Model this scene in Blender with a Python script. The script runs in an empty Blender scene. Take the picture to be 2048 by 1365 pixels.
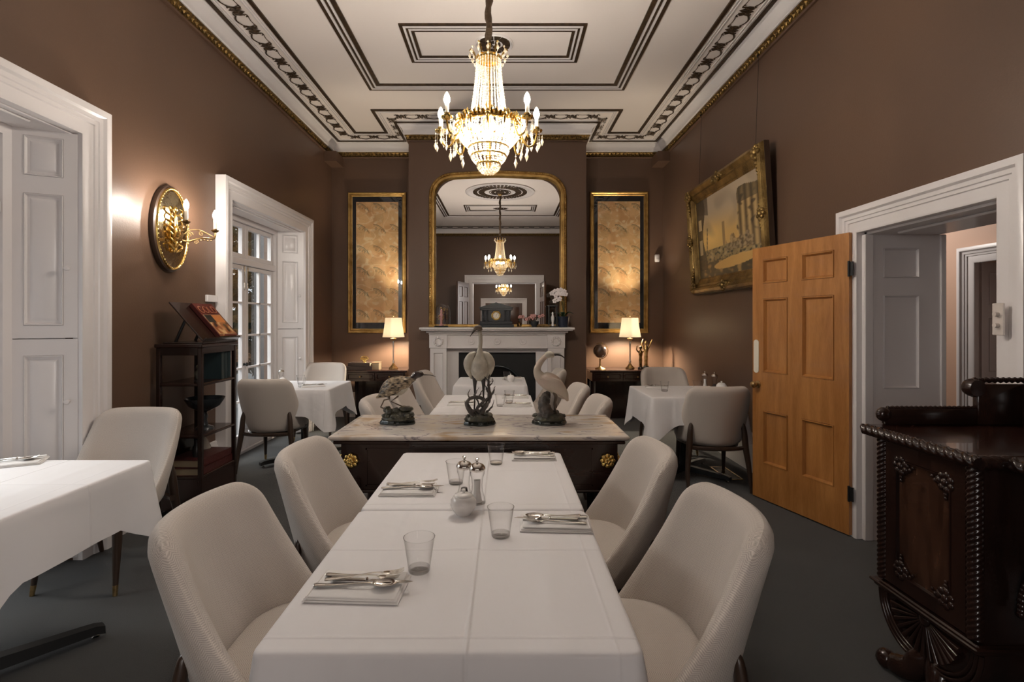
import bpy, bmesh, math, random
from mathutils import Vector, Matrix, noise as mnoise
C = bpy.context.scene.collection
R = math.radians
PI = math.pi
# ------------------------------------------------------------------ camera, world, daylight, exposure
cd = bpy.data.cameras.new('camera'); cam = bpy.data.objects.new('camera', cd); C.objects.link(cam)
cam.location = (0, 0, 1.40); cam.rotation_euler = (R(90), 0, 0)
cd.sensor_width = 36; cd.lens = 18.14; cd.shift_x = 14/2048; cd.shift_y = -41.5/2048
cd.clip_start = 0.05
bpy.context.scene.camera = cam
sc = bpy.context.scene
sc.view_settings.view_transform = 'Standard'; sc.view_settings.look = 'None'
sc.view_settings.gamma = 1; sc.view_settings.exposure = 0.55; sc.view_settings.use_curve_mapping = False
sc.cycles.max_bounces = 8; sc.cycles.diffuse_bounces = 4; sc.cycles.glossy_bounces = 4
sc.cycles.transmission_bounces = 8; sc.cycles.transparent_max_bounces = 8
sc.cycles.sample_clamp_indirect = 4.0; sc.cycles.caustics_reflective = False; sc.cycles.caustics_refractive = False
sc.cycles.use_denoising = True
w = bpy.data.worlds.new('overcast_sky'); sc.world = w; w.use_nodes = True
w.node_tree.nodes['Background'].inputs[0].default_value = (0.88, 0.94, 1.0, 1)
w.node_tree.nodes['Background'].inputs[1].default_value = 0.8
def area(name, loc, target, sx, sy, power, color):
    l = bpy.data.lights.new(name, 'AREA'); l.shape = 'RECTANGLE'; l.size = sx; l.size_y = sy
    l.energy = power; l.color = color
    o = bpy.data.objects.new(name, l); C.objects.link(o); o.location = loc
    o.rotation_euler = (Vector(target)-Vector(loc)).to_track_quat('-Z', 'Y').to_euler()
    return o
# bright open sky above the garden, on the window side of the house
area('garden_sky_light', (-6.2, 5.3, 5.2), (-2.6, 5.3, 1.2), 4.5, 3.0, 430, (1.0, 0.99, 0.98))
area('garden_sky_light', (-6.2, 1.9, 5.2), (-2.6, 2.1, 1.2), 4.5, 3.0, 310, (1.0, 0.99, 0.98))
# added fill panels in the adjoining room, angled at the opening behind the camera
area('adjoining_room_fill', (-1.95, -2.6, 2.2), (0.3, -0.6, 1.3), 1.4, 2.4, 80, (1.0, 0.95, 0.92))
area('adjoining_room_fill', (1.85, -2.6, 2.2), (-0.2, -0.6, 1.3), 1.4, 2.4, 72, (1.0, 0.95, 0.92))
area('hall_wall_fill', (3.5, 6.2, 2.7), (4.6, 5.3, 1.5), 0.8, 0.8, 20, (1.0, 0.93, 0.86))  # added lamp out of view, brightens the hall wall beyond the doorway

# ------------------------------------------------------------------ helpers
def tag(o, label=None, cat=None, group=None, kind=None):
    if label: o['label'] = label
    if cat: o['category'] = cat
    if group: o['group'] = group
    if kind: o['kind'] = kind
    return o
def thing(name, label, cat, loc=(0,0,0), rz=0, group=None):
    o = bpy.data.objects.new(name, None); C.objects.link(o)
    o.location = loc; o.rotation_euler = (0,0,rz); o.empty_display_size = 0.1
    return tag(o, label, cat, group)
def children(o): return [c for c in bpy.data.objects if c.parent == o]
def dup(root, loc=None, rz=None, label=None, group=None, parent=None):
    kids = children(root)
    c = root.copy(); C.objects.link(c); c.parent = parent
    if loc is not None: c.location = loc
    if rz is not None: c.rotation_euler = (0,0,rz)
    if label: c['label'] = label
    if group: c['group'] = group
    for k in kids: dup(k, parent=c)
    return c
class MB:
    def __init__(s): s.v=[]; s.f=[]; s.uv=None; s.M=Matrix.Identity(4); s.col=None
    def P(s, p): s.v.append(tuple(s.M @ Vector(p))); return len(s.v)-1
    def box(s, x0,x1,y0,y1,z0,z1, b=0.0):
        if b <= 0:
            i=[s.P(p) for p in ((x0,y0,z0),(x1,y0,z0),(x1,y1,z0),(x0,y1,z0),(x0,y0,z1),(x1,y0,z1),(x1,y1,z1),(x0,y1,z1))]
            for q in ((0,3,2,1),(4,5,6,7),(0,1,5,4),(1,2,6,5),(2,3,7,6),(3,0,4,7)): s.f.append([i[k] for k in q])
            return s
        # chamfered box: three nested rings
        b=min(b,(x1-x0)/2.01,(y1-y0)/2.01,(z1-z0)/2.01)
        rings=[(b,b,z0),(0,0,z0+b),(0,0,z1-b),(b,b,z1)]
        ids=[]
        for dx,dy,z in rings:
            e=b
            X0,X1,Y0,Y1=x0+dx,x1-dx,y0+dy,y1-dy
            if dx==0:
                pts=[(X0+e,Y0),(X1-e,Y0),(X1,Y0+e),(X1,Y1-e),(X1-e,Y1),(X0+e,Y1),(X0,Y1-e),(X0,Y0+e)]
            else:
                h=e*0.3
                pts=[(X0+h,Y0),(X1-h,Y0),(X1,Y0+h),(X1,Y1-h),(X1-h,Y1),(X0+h,Y1),(X0,Y1-h),(X0,Y0+h)]
            ids.append([s.P((px,py,z)) for px,py in pts])
        s.f.append(ids[0][::-1]); s.f.append(ids[3])
        for a in range(3):
            for k in range(8): s.f.append([ids[a][k],ids[a][(k+1)%8],ids[a+1][(k+1)%8],ids[a+1][k]])
        return s
    def lathe(s, prof, n=24, c=(0,0,0), M=None, sx=1, sy=1):
        M = M or Matrix.Identity(4); c=Vector(c); rings=[]
        for r,z in prof:
            if r < 1e-5: rings.append([s.P(c + (M @ Vector((0,0,z))))])
            else: rings.append([s.P(c + (M @ Vector((r*sx*math.cos(2*PI*k/n), r*sy*math.sin(2*PI*k/n), z)))) for k in range(n)])
        for a,b in zip(rings, rings[1:]):
            if len(a)==1 and len(b)==1: continue
            for k in range(n):
                if len(a)==1: s.f.append([a[0], b[(k+1)%n], b[k]])
                elif len(b)==1: s.f.append([a[k], a[(k+1)%n], b[0]])
                else: s.f.append([a[k],a[(k+1)%n],b[(k+1)%n],b[k]])
        if len(rings[0])>1: s.f.append(rings[0][::-1])
        if len(rings[-1])>1: s.f.append(rings[-1])
        return s
    def tube(s, pts, rad, n=8, closed=False, flat=1.0, up=None):
        pts=[Vector(p) for p in pts]; m=len(pts)
        if not hasattr(rad,'__len__'): rad=[rad]*m
        T=[]
        for i in range(m):
            a=pts[(i-1)%m] if (closed or i>0) else pts[i]; b=pts[(i+1)%m] if (closed or i<m-1) else pts[i]
            t=(b-a); T.append(t.normalized() if t.length>1e-9 else Vector((0,0,1)))
        ref=Vector(up) if up else (Vector((0,0,1)) if abs(T[0].z)<0.9 else Vector((1,0,0)))
        N=(ref-T[0]*ref.dot(T[0])).normalized(); rings=[]
        for i in range(m):
            N=(N-T[i]*N.dot(T[i]))
            N=N.normalized() if N.length>1e-6 else T[i].orthogonal().normalized()
            B=T[i].cross(N)
            rings.append([s.P(pts[i]+ (N*math.cos(2*PI*k/n)*rad[i]*flat + B*math.sin(2*PI*k/n)*rad[i])) for k in range(n)])
        for i in range(m if closed else m-1):
            a=rings[i]; b=rings[(i+1)%m]
            for k in range(n): s.f.append([a[k],a[(k+1)%n],b[(k+1)%n],b[k]])
        if not closed: s.f.append(rings[0][::-1]); s.f.append(rings[-1])
        return s
    def ball(s, c, r, n=10, m=6, sc_=(1,1,1)):
        M=Matrix.Diagonal((sc_[0],sc_[1],sc_[2],1))
        return s.lathe([(r*math.sin(PI*k/m), -r*math.cos(PI*k/m)) for k in range(m+1)], n, c, M)
    def octa(s, c, r, rz=None):
        rz = rz or r
        i=[s.P((c[0]+a,c[1]+b,c[2]+d)) for a,b,d in ((r,0,0),(0,r,0),(-r,0,0),(0,-r,0),(0,0,rz),(0,0,-rz))]
        for k in range(4):
            s.f.append([i[k],i[(k+1)%4],i[4]]); s.f.append([i[(k+1)%4],i[k],i[5]])
        return s
    def rough(s, amp, freq, start=0):
        for i in range(start,len(s.v)):
            p=Vector(s.v[i]); n=mnoise.noise_vector(p*freq)+0.5*mnoise.noise_vector(p*freq*2.7); s.v[i]=tuple(p+n*amp)
        return s
    def prism(s, poly, y0, y1):      # poly in x,z extruded along y
        a=[s.P((p[0],y0,p[1])) for p in poly]; b=[s.P((p[0],y1,p[1])) for p in poly]; n=len(poly)
        s.f.append(a); s.f.append(b[::-1])
        for k in range(n): s.f.append([a[(k+1)%n],a[k],b[k],b[(k+1)%n]])
        return s
    def grid(s, fn, nu, nv, closed_u=False):
        ids=[[s.P(fn(i/nu, j/nv)) for j in range(nv+1)] for i in range(nu if closed_u else nu+1)]
        m=len(ids)
        for i in range(nu):
            for j in range(nv): s.f.append([ids[i][j],ids[(i+1)%m][j],ids[(i+1)%m][j+1],ids[i][j+1]])
        return ids
    def ring(s, poly, prof, z0=0, closed=True):   # sweep profile (offset inward, z) along an axis-aligned CCW polygon in xy
        n=len(poly); rings=[]
        for off,z in prof:
            row=[]
            for i in range(n):
                p0,p1,p2=Vector(poly[i-1]),Vector(poly[i]),Vector(poly[(i+1)%n])
                d1=(p1-p0).normalized(); d2=(p2-p1).normalized()
                n1=Vector((-d1.y,d1.x)); n2=Vector((-d2.y,d2.x))
                k=1+n1.dot(n2); q=p1+(n1+n2)*(off/max(k,0.2))
                row.append(s.P((q.x,q.y,z0+z)))
            rings.append(row)
        m=len(prof)
        for a in range(m-1 if not closed else m):
            A=rings[a]; B=rings[(a+1)%m]
            for i in range(n): s.f.append([A[i],A[(i+1)%n],B[(i+1)%n],B[i]])
        return s
    def build(s, name, m, parent=None, smooth=35, normals=True, loc=None):
        me=bpy.data.meshes.new(name); me.from_pydata(s.v, [], s.f); 
        if normals:
            bm=bmesh.new(); bm.from_mesh(me); bmesh.ops.recalc_face_normals(bm, faces=bm.faces); bm.to_mesh(me); bm.free()
        if s.uv:
            ul=me.uv_layers.new(name='UVMap')
            for l in me.loops: ul.data[l.index].uv=s.uv[l.vertex_index]
        if s.col:
            ca=me.color_attributes.new('paint','FLOAT_COLOR','POINT')
            for i,c in enumerate(s.col): ca.data[i].color=(c[0],c[1],c[2],1)
        if smooth:
            me.polygons.foreach_set('use_smooth',[True]*len(me.polygons))
            if smooth<180: me.set_sharp_from_angle(angle=R(smooth))
        me.materials.append(m); me.update()
        o=bpy.data.objects.new(name, me); C.objects.link(o); o.parent=parent
        if loc: o.location=loc
        return o
def T(x=0,y=0,z=0,rx=0,ry=0,rz=0):
    return Matrix.Translation((x,y,z)) @ Matrix.Rotation(rz,4,'Z') @ Matrix.Rotation(ry,4,'Y') @ Matrix.Rotation(rx,4,'X')
def struct(name, mb, m, parent=None, smooth=35, cat=None, label=None):
    o=mb.build(name, m, parent, smooth)
    if parent is None: o['kind']='structure'
    if label: o['label']=label
    if cat: o['category']=cat
    return o
def bez(p0,p1,p2,p3,n=12):
    p0,p1,p2,p3=map(Vector,(p0,p1,p2,p3))
    return [((1-t)**3)*p0+3*t*(1-t)**2*p1+3*t*t*(1-t)*p2+t**3*p3 for t in [k/n for k in range(n+1)]]
def cat_rom(P_, n=6):
    P_=[Vector(p) for p in P_]; out=[]
    for i in range(len(P_)-1):
        a=P_[max(i-1,0)]; b=P_[i]; c=P_[i+1]; d=P_[min(i+2,len(P_)-1)]
        for k in range(n):
            t=k/n; out.append(0.5*((2*b)+(c-a)*t+(2*a-5*b+4*c-d)*t*t+(3*b-a-3*c+d)*t**3))
    out.append(P_[-1]); return out
def rads(L, n=6):
    v=[Vector((r,0,0)) for r in L]; return [max(1e-4,q.x) for q in cat_rom(v,n)]

# ------------------------------------------------------------------ materials
def S(r,g,b):
    f=lambda c:(c/12.92 if c<=0.04045 else ((c+0.055)/1.055)**2.4)
    return (f(r/255),f(g/255),f(b/255),1)
def mat(name, col, rough=0.5, metal=0.0, trans=0.0, ior=1.45, coat=0.0, spec=0.5, var=None, vscale=8.0, vstretch=(1,1,1),
        bump=0.0, bscale=60.0, bstretch=(1,1,1), sheen=0.0, emit=None, estr=0.0, sss=0.0):
    m=bpy.data.materials.new(name); m.use_nodes=True; N=m.node_tree.nodes; L=m.node_tree.links
    p=N['Principled BSDF']; I=p.inputs
    I['Base Color'].default_value=col; I['Roughness'].default_value=rough; I['Metallic'].default_value=metal
    I['Transmission Weight'].default_value=trans; I['IOR'].default_value=ior; I['Coat Weight'].default_value=coat
    I['Specular IOR Level'].default_value=spec; I['Sheen Weight'].default_value=sheen
    if emit: I['Emission Color'].default_value=emit; I['Emission Strength'].default_value=estr
    if var or bump:
        tc=N.new('ShaderNodeTexCoord')
    if var:
        mp=N.new('ShaderNodeMapping'); mp.inputs['Scale'].default_value=vstretch
        nz=N.new('ShaderNodeTexNoise'); nz.inputs['Scale'].default_value=vscale; nz.inputs['Detail'].default_value=6
        cr=N.new('ShaderNodeValToRGB'); cr.color_ramp.elements[0].position=0.35; cr.color_ramp.elements[1].position=0.68
        cr.color_ramp.elements[0].color=var; cr.color_ramp.elements[1].color=col
        L.new(tc.outputs['Object'],mp.inputs[0]); L.new(mp.outputs[0],nz.inputs['Vector']); L.new(nz.outputs['Fac'],cr.inputs[0]); L.new(cr.outputs[0],I['Base Color'])
    if bump:
        mp2=N.new('ShaderNodeMapping'); mp2.inputs['Scale'].default_value=bstretch
        n2=N.new('ShaderNodeTexNoise'); n2.inputs['Scale'].default_value=bscale; n2.inputs['Detail'].default_value=4
        bp=N.new('ShaderNodeBump'); bp.inputs['Strength'].default_value=bump; bp.inputs['Distance'].default_value=0.01
        L.new(tc.outputs['Object'],mp2.inputs[0]); L.new(mp2.outputs[0],n2.inputs['Vector']); L.new(n2.outputs['Fac'],bp.inputs['Height']); L.new(bp.outputs[0],I['Normal'])
    return m
def math_node(N,L,op,a,b=None):
    n=N.new('ShaderNodeMath'); n.operation=op
    for k,x in enumerate((a,b)):
        if x is None: continue
        if isinstance(x,(int,float)): n.inputs[k].default_value=x
        else: L.new(x,n.inputs[k])
    return n.outputs[0]
def herringbone(name, light, dark):
    m=mat(name, light, 0.85, sheen=0.25); N=m.node_tree.nodes; L=m.node_tree.links; p=N['Principled BSDF']
    uv=N.new('ShaderNodeUVMap'); sp=N.new('ShaderNodeSeparateXYZ'); L.new(uv.outputs[0],sp.inputs[0])
    mt=lambda op,a,b=None: math_node(N,L,op,a,b)
    c=mt('FRACT',mt('DIVIDE',sp.outputs[0],0.0165)); tri=mt('ABSOLUTE',mt('SUBTRACT',c,0.5))
    s=mt('ADD',mt('DIVIDE',sp.outputs[1],0.0052),mt('MULTIPLY',tri,3.2))
    wv=mt('ADD',mt('MULTIPLY',mt('SINE',mt('MULTIPLY',s,2*PI)),0.5),0.5)
    nz=N.new('ShaderNodeTexNoise'); nz.inputs['Scale'].default_value=350; nz.inputs['Detail'].default_value=2
    tc=N.new('ShaderNodeTexCoord'); L.new(tc.outputs['Object'],nz.inputs['Vector'])
    f=mt('MULTIPLY',wv,mt('ADD',mt('MULTIPLY',nz.outputs['Fac'],0.9),0.35))
    mx=N.new('ShaderNodeMix'); mx.data_type='RGBA'; L.new(f,mx.inputs[0]); mx.inputs[6].default_value=light; mx.inputs[7].default_value=dark
    L.new(mx.outputs[2],p.inputs['Base Color'])
    bp=N.new('ShaderNodeBump'); bp.inputs['Strength'].default_value=0.35; bp.inputs['Distance'].default_value=0.002
    bp.invert=True; L.new(f,bp.inputs['Height']); L.new(bp.outputs[0],p.inputs['Normal'])
    return m
def wood(name, c1, c2, rough=0.35, scale=3.0, stretch=(9,9,0.7), coat=0.3, rings=2.2):
    m=mat(name,c1,rough,coat=coat); N=m.node_tree.nodes; L=m.node_tree.links; p=N['Principled BSDF']
    tc=N.new('ShaderNodeTexCoord'); mp=N.new('ShaderNodeMapping'); mp.inputs['Scale'].default_value=stretch
    nz=N.new('ShaderNodeTexNoise'); nz.inputs['Scale'].default_value=scale; nz.inputs['Detail'].default_value=8; nz.inputs['Distortion'].default_value=rings*0.4
    fine=N.new('ShaderNodeTexNoise'); fine.inputs['Scale'].default_value=scale*14
    cr=N.new('ShaderNodeValToRGB'); e=cr.color_ramp.elements; e[0].position=0.3; e[1].position=0.7; e[0].color=c2; e[1].color=c1
    L.new(tc.outputs['Object'],mp.inputs[0]); L.new(mp.outputs[0],nz.inputs['Vector']); L.new(mp.outputs[0],fine.inputs['Vector'])
    a=math_node(N,L,'ADD',math_node(N,L,'MULTIPLY',nz.outputs['Fac'],0.75),math_node(N,L,'MULTIPLY',fine.outputs['Fac'],0.25))
    L.new(a,cr.inputs[0]); L.new(cr.outputs[0],p.inputs['Base Color'])
    return m
def linen(name, col, creases):
    m=mat(name,col,0.75,sheen=0.15); N=m.node_tree.nodes; L=m.node_tree.links; p=N['Principled BSDF']
    tc=N.new('ShaderNodeTexCoord'); sp=N.new('ShaderNodeSeparateXYZ'); L.new(tc.outputs['Object'],sp.inputs[0])
    tot=None
    for ax,pos,wd,h in creases:
        d=math_node(N,L,'DIVIDE',math_node(N,L,'SUBTRACT',sp.outputs[ax],pos),wd)
        g=math_node(N,L,'MULTIPLY',math_node(N,L,'POWER',2.718,math_node(N,L,'MULTIPLY',math_node(N,L,'MULTIPLY',d,d),-1.0)),h)
        tot=g if tot is None else math_node(N,L,'ADD',tot,g)
    mp=N.new('ShaderNodeMapping'); mp.inputs['Scale'].default_value=(1,0.7,1); L.new(tc.outputs['Object'],mp.inputs[0])
    nz=N.new('ShaderNodeTexNoise'); nz.inputs['Scale'].default_value=5; nz.inputs['Detail'].default_value=3; L.new(mp.outputs[0],nz.inputs['Vector'])
    fin=N.new('ShaderNodeTexNoise'); fin.inputs['Scale'].default_value=700; L.new(tc.outputs['Object'],fin.inputs['Vector'])
    tot=math_node(N,L,'ADD',tot,math_node(N,L,'MULTIPLY',nz.outputs['Fac'],2.0))
    tot=math_node(N,L,'ADD',tot,math_node(N,L,'MULTIPLY',fin.outputs['Fac'],0.01))
    bp=N.new('ShaderNodeBump'); bp.inputs['Strength'].default_value=0.8; bp.inputs['Distance'].default_value=0.006
    L.new(tot,bp.inputs['Height']); L.new(bp.outputs[0],p.inputs['Normal'])
    return m
def painted(name, rough=0.5, coat=0.0):
    m=mat(name,(1,1,1,1),rough,coat=coat); N=m.node_tree.nodes; L=m.node_tree.links
    a=N.new('ShaderNodeVertexColor'); a.layer_name='paint'; L.new(a.outputs[0],N['Principled BSDF'].inputs['Base Color']); return m
def marble_mat():
    m=mat('veined_marble',(0.75,0.7,0.66,1),0.18,coat=0.3); N=m.node_tree.nodes; L=m.node_tree.links; p=N['Principled BSDF']
    tc=N.new('ShaderNodeTexCoord'); mp=N.new('ShaderNodeMapping'); mp.inputs['Scale'].default_value=(1.0,3.2,1); mp.inputs['Rotation'].default_value=(0,0,R(-9))
    nz=N.new('ShaderNodeTexNoise'); nz.inputs['Scale'].default_value=2.4; nz.inputs['Detail'].default_value=9; nz.inputs['Distortion'].default_value=1.2
    L.new(tc.outputs['Object'],mp.inputs[0]); L.new(mp.outputs[0],nz.inputs['Vector'])
    cr=N.new('ShaderNodeValToRGB'); e=cr.color_ramp.elements
    e[0].position=0.30; e[0].color=(0.50,0.36,0.22,1); e[1].position=0.44; e[1].color=(0.74,0.68,0.62,1)
    for pos,c in ((0.49,(0.76,0.71,0.67,1)),(0.505,(0.28,0.25,0.27,1)),(0.525,(0.72,0.67,0.63,1)),(0.62,(0.74,0.68,0.60,1)),(0.72,(0.60,0.50,0.36,1))):
        q=e.new(pos); q.color=c
    L.new(nz.outputs['Fac'],cr.inputs[0]); L.new(cr.outputs[0],p.inputs['Base Color']); return m
M={}
M['wall']=mat('brown_wall_paint',(0.120,0.068,0.043,1),0.40,var=(0.108,0.063,0.042,1),vscale=1.2,bump=0.08,bscale=90)
M['white']=mat('white_gloss_paint',(0.75,0.71,0.70,1),0.25,bump=0.03,bscale=25)
M['ceil']=mat('ceiling_paint',(0.82,0.75,0.705,1),0.7,bump=0.05,bscale=30)
M['line']=mat('dark_gilt_ceiling_line',(0.075,0.045,0.022,1),0.45,metal=0.3,var=(0.03,0.018,0.010,1),vscale=30)
M['gilt']=mat('antique_gilt',(0.62,0.40,0.14,1),0.36,metal=0.85,var=(0.34,0.20,0.06,1),vscale=9,bump=0.15,bscale=60)
M['gilt_old']=mat('dark_carved_gilt',(0.44,0.29,0.10,1),0.36,metal=0.8,var=(0.16,0.10,0.035,1),vscale=7,bump=0.5,bscale=60)
M['gilt_line']=mat('gilt_cornice_enrichment',(0.30,0.18,0.05,1),0.4,metal=0.7,var=(0.07,0.04,0.015,1),vscale=45,bump=0.6,bscale=60)
M['gold']=mat('polished_brass',(0.86,0.60,0.20,1),0.2,metal=1.0)
M['gold_dull']=mat('aged_brass',(0.60,0.42,0.20,1),0.35,metal=1.0,var=(0.25,0.15,0.06,1),vscale=25)
M['silver']=mat('polished_steel',(0.75,0.72,0.68,1),0.14,metal=1.0)
M['carpet']=mat('dark_green_grey_carpet',(0.0155,0.0155,0.0145,1),0.95,var=(0.009,0.0095,0.009,1),vscale=3.5,bump=0.8,bscale=420,sheen=0.3)
M['fabric']=herringbone('oatmeal_herringbone_fabric',(0.66,0.59,0.535,1),(0.40,0.35,0.31,1))
M['walnut']=wood('dark_walnut_legs',(0.060,0.035,0.022,1),(0.025,0.014,0.010,1),0.35)
M['door']=wood('honey_pine_door',(0.50,0.225,0.065,1),(0.30,0.115,0.028,1),0.33,scale=2.2,stretch=(7,7,0.8))
M['stained']=wood('dark_stained_door',(0.10,0.040,0.018,1),(0.05,0.02,0.01,1),0.3,scale=2.2,stretch=(7,7,0.8))
M['door_h']=wood('honey_pine_rail',(0.50,0.205,0.055,1),(0.30,0.105,0.025,1),0.33,scale=2.2,stretch=(0.8,7,7))
M['mahog']=wood('dark_mahogany',(0.030,0.013,0.009,1),(0.010,0.005,0.004,1),0.22,scale=2.5,stretch=(4,4,0.8),coat=0.25)
M['flame']=wood('flame_mahogany_panel',(0.075,0.034,0.020,1),(0.018,0.008,0.005,1),0.2,scale=2.0,stretch=(3,5,0.9),coat=0.7,rings=5)
M['mahog_x']=wood('mahogany_board',(0.036,0.013,0.009,1),(0.016,0.007,0.005,1),0.22,scale=2.5,stretch=(0.8,4,4),coat=0.3)
M['black']=mat('black_metal',(0.012,0.012,0.012,1),0.35)
M['slate']=mat('black_slate',(0.022,0.026,0.030,1),0.22,coat=0.4)
M['marble']=marble_mat()
M['wmarble']=mat('white_statuary_marble',(0.74,0.69,0.67,1),0.3,var=(0.66,0.61,0.60,1),vscale=3)
M['linen']=linen('white_table_linen',(0.78,0.755,0.76,1),[(0,0.035,0.0045,.55),(0,0.335,0.004,.2),(1,0.075,0.004,.40),(1,-0.33,0.004,.40),(0,-0.20,0.02,.5),(0,0.22,0.03,.6)])
M['napkin']=mat('white_napkin_cotton',(0.80,0.77,0.75,1),0.8,bump=0.1,bscale=40)
M['china']=mat('white_china',(0.78,0.75,0.73,1),0.12,coat=0.6)
M['glass']=mat('clear_glass',(1,1,1,1),0.0,trans=1.0,ior=1.45)
M['crystal']=mat('cut_crystal',(1,0.97,0.90,1),0.05,trans=0.75,ior=1.5)
M['mirror']=mat('mirror_silvering',(0.86,0.85,0.84,1),0.0,metal=1.0)
M['foxed']=mat('foxed_mirror_glass',(0.72,0.60,0.38,1),0.12,metal=1.0,bump=0.35,bscale=14)
M['bulb']=mat('lit_candle_bulb',(1,0.9,0.75,1),0.3,emit=(1,0.91,0.80,1),estr=520)
M['bulb_low']=mat('lit_frosted_bulb',(1,0.9,0.75,1),0.3,emit=(1,0.85,0.64,1),estr=2300)
M['sleeve']=mat('ivory_candle_sleeve',(0.80,0.72,0.58,1),0.5)
M['cordwrap']=mat('brown_fabric_cord_cover',(0.09,0.055,0.03,1),0.7,bump=1.0,bscale=60)
M['hallwall']=mat('pink_beige_wall_paint',(0.56,0.36,0.26,1),0.6)
M['switch']=mat('cream_plastic',(0.62,0.55,0.50,1),0.4)
M['ivory']=mat('ivory_enamel',(0.80,0.74,0.62,1),0.25,coat=0.5)
M['blackmat']=mat('black_mount_board',(0.010,0.012,0.016,1),0.25,coat=0.5)
M['paint']=painted('oil_painting_canvas',0.4,0.1)
M['silk']=painted('patterned_silk_panel',0.6)
M['cover']=painted('book_cover_print',0.3,0.4)
M['book_red']=mat('oxblood_leather',(0.075,0.016,0.014,1),0.4,bump=0.3,bscale=80)
M['book_teal']=mat('dark_teal_cloth_binding',(0.018,0.035,0.040,1),0.5)
M['book_brown']=mat('dark_brown_leather',(0.035,0.02,0.016,1),0.4)
M['pages']=mat('aged_page_edges',(0.42,0.34,0.22,1),0.8,bump=0.5,bscale=200,bstretch=(1,1,12))
M['bronze']=mat('golden_bronze',(0.42,0.27,0.10,1),0.22,metal=1.0,var=(0.10,0.06,0.03,1),vscale=18)
M['fern']=mat('hedge_leaves',(0.035,0.055,0.018,1),0.6,var=(0.012,0.022,0.008,1),vscale=5)
M['render']=mat('grey_garden_wall_render',(0.32,0.32,0.33,1),0.8,var=(0.24,0.24,0.25,1),vscale=2)
M['paving']=mat('pale_paving',(0.2,0.2,0.2,1),0.8,bump=0.2,bscale=8)
M['petal']=mat('white_petals',(0.80,0.72,0.72,1),0.6)
M['pink']=mat('pink_petals',(0.55,0.28,0.26,1),0.6)
M['leaf']=mat('dark_green_leaf',(0.02,0.05,0.02,1),0.45)
M['navy']=mat('dark_blue_glaze',(0.018,0.025,0.045,1),0.2,coat=0.5)
M['insert_black']=mat('black_cast_iron',(0.006,0.006,0.007,1),0.5)  # one even near-black for the fire insert plate
M['feather_white']=mat('pale_cream_glaze',(0.74,0.70,0.60,1),0.3,coat=0.4,var=(0.52,0.48,0.40,1),vscale=22,bump=0.3,bscale=90)
M['feather_pink']=mat('pale_pink_glaze',(0.70,0.53,0.45,1),0.35,coat=0.3,var=(0.66,0.61,0.50,1),vscale=9,bump=0.3,bscale=90)
M['feather_dark']=mat('mottled_brown_glaze',(0.55,0.42,0.27,1),0.3,coat=0.5,var=(0.012,0.010,0.010,1),vscale=48,vstretch=(1,1,2.4),bump=0.3,bscale=80)
M['feather_head']=mat('black_brown_glaze',(0.035,0.022,0.02,1),0.25,coat=0.6)
M['bill']=mat('dark_grey_bill',(0.055,0.048,0.045,1),0.3)
M['legpaint']=mat('grey_brown_leg_glaze',(0.16,0.12,0.09,1),0.4)
M['rock']=mat('glazed_rockwork',(0.10,0.095,0.06,1),0.3,coat=0.6,var=(0.02,0.022,0.02,1),vscale=30,bump=0.8,bscale=50)
M['twig']=mat('glazed_driftwood',(0.13,0.11,0.095,1),0.4,coat=0.4,var=(0.03,0.027,0.027,1),vscale=20,bump=0.6,bscale=60)
M['gem']=mat('dark_glazed_plinth',(0.010,0.016,0.014,1),0.15,coat=0.8)
M['iron']=mat('bronzed_floor_grille',(0.05,0.04,0.03,1),0.4,metal=0.6)
M['tan']=mat('tan_leather',(0.26,0.17,0.10,1),0.45)
# lamp shade cloth: light passes through it
sh=mat('cream_lampshade_cloth',(0.9,0.84,0.72,1),0.8)
_n=sh.node_tree.nodes; _l=sh.node_tree.links
_t=_n.new('ShaderNodeBsdfTranslucent'); _t.inputs[0].default_value=(1.0,0.95,0.86,1)
_x=_n.new('ShaderNodeMixShader'); _x.inputs[0].default_value=0.85
_l.new(_n['Principled BSDF'].outputs[0],_x.inputs[1]); _l.new(_t.outputs[0],_x.inputs[2]); _l.new(_x.outputs[0],_n['Material Output'].inputs[0])
M['shade']=sh
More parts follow.
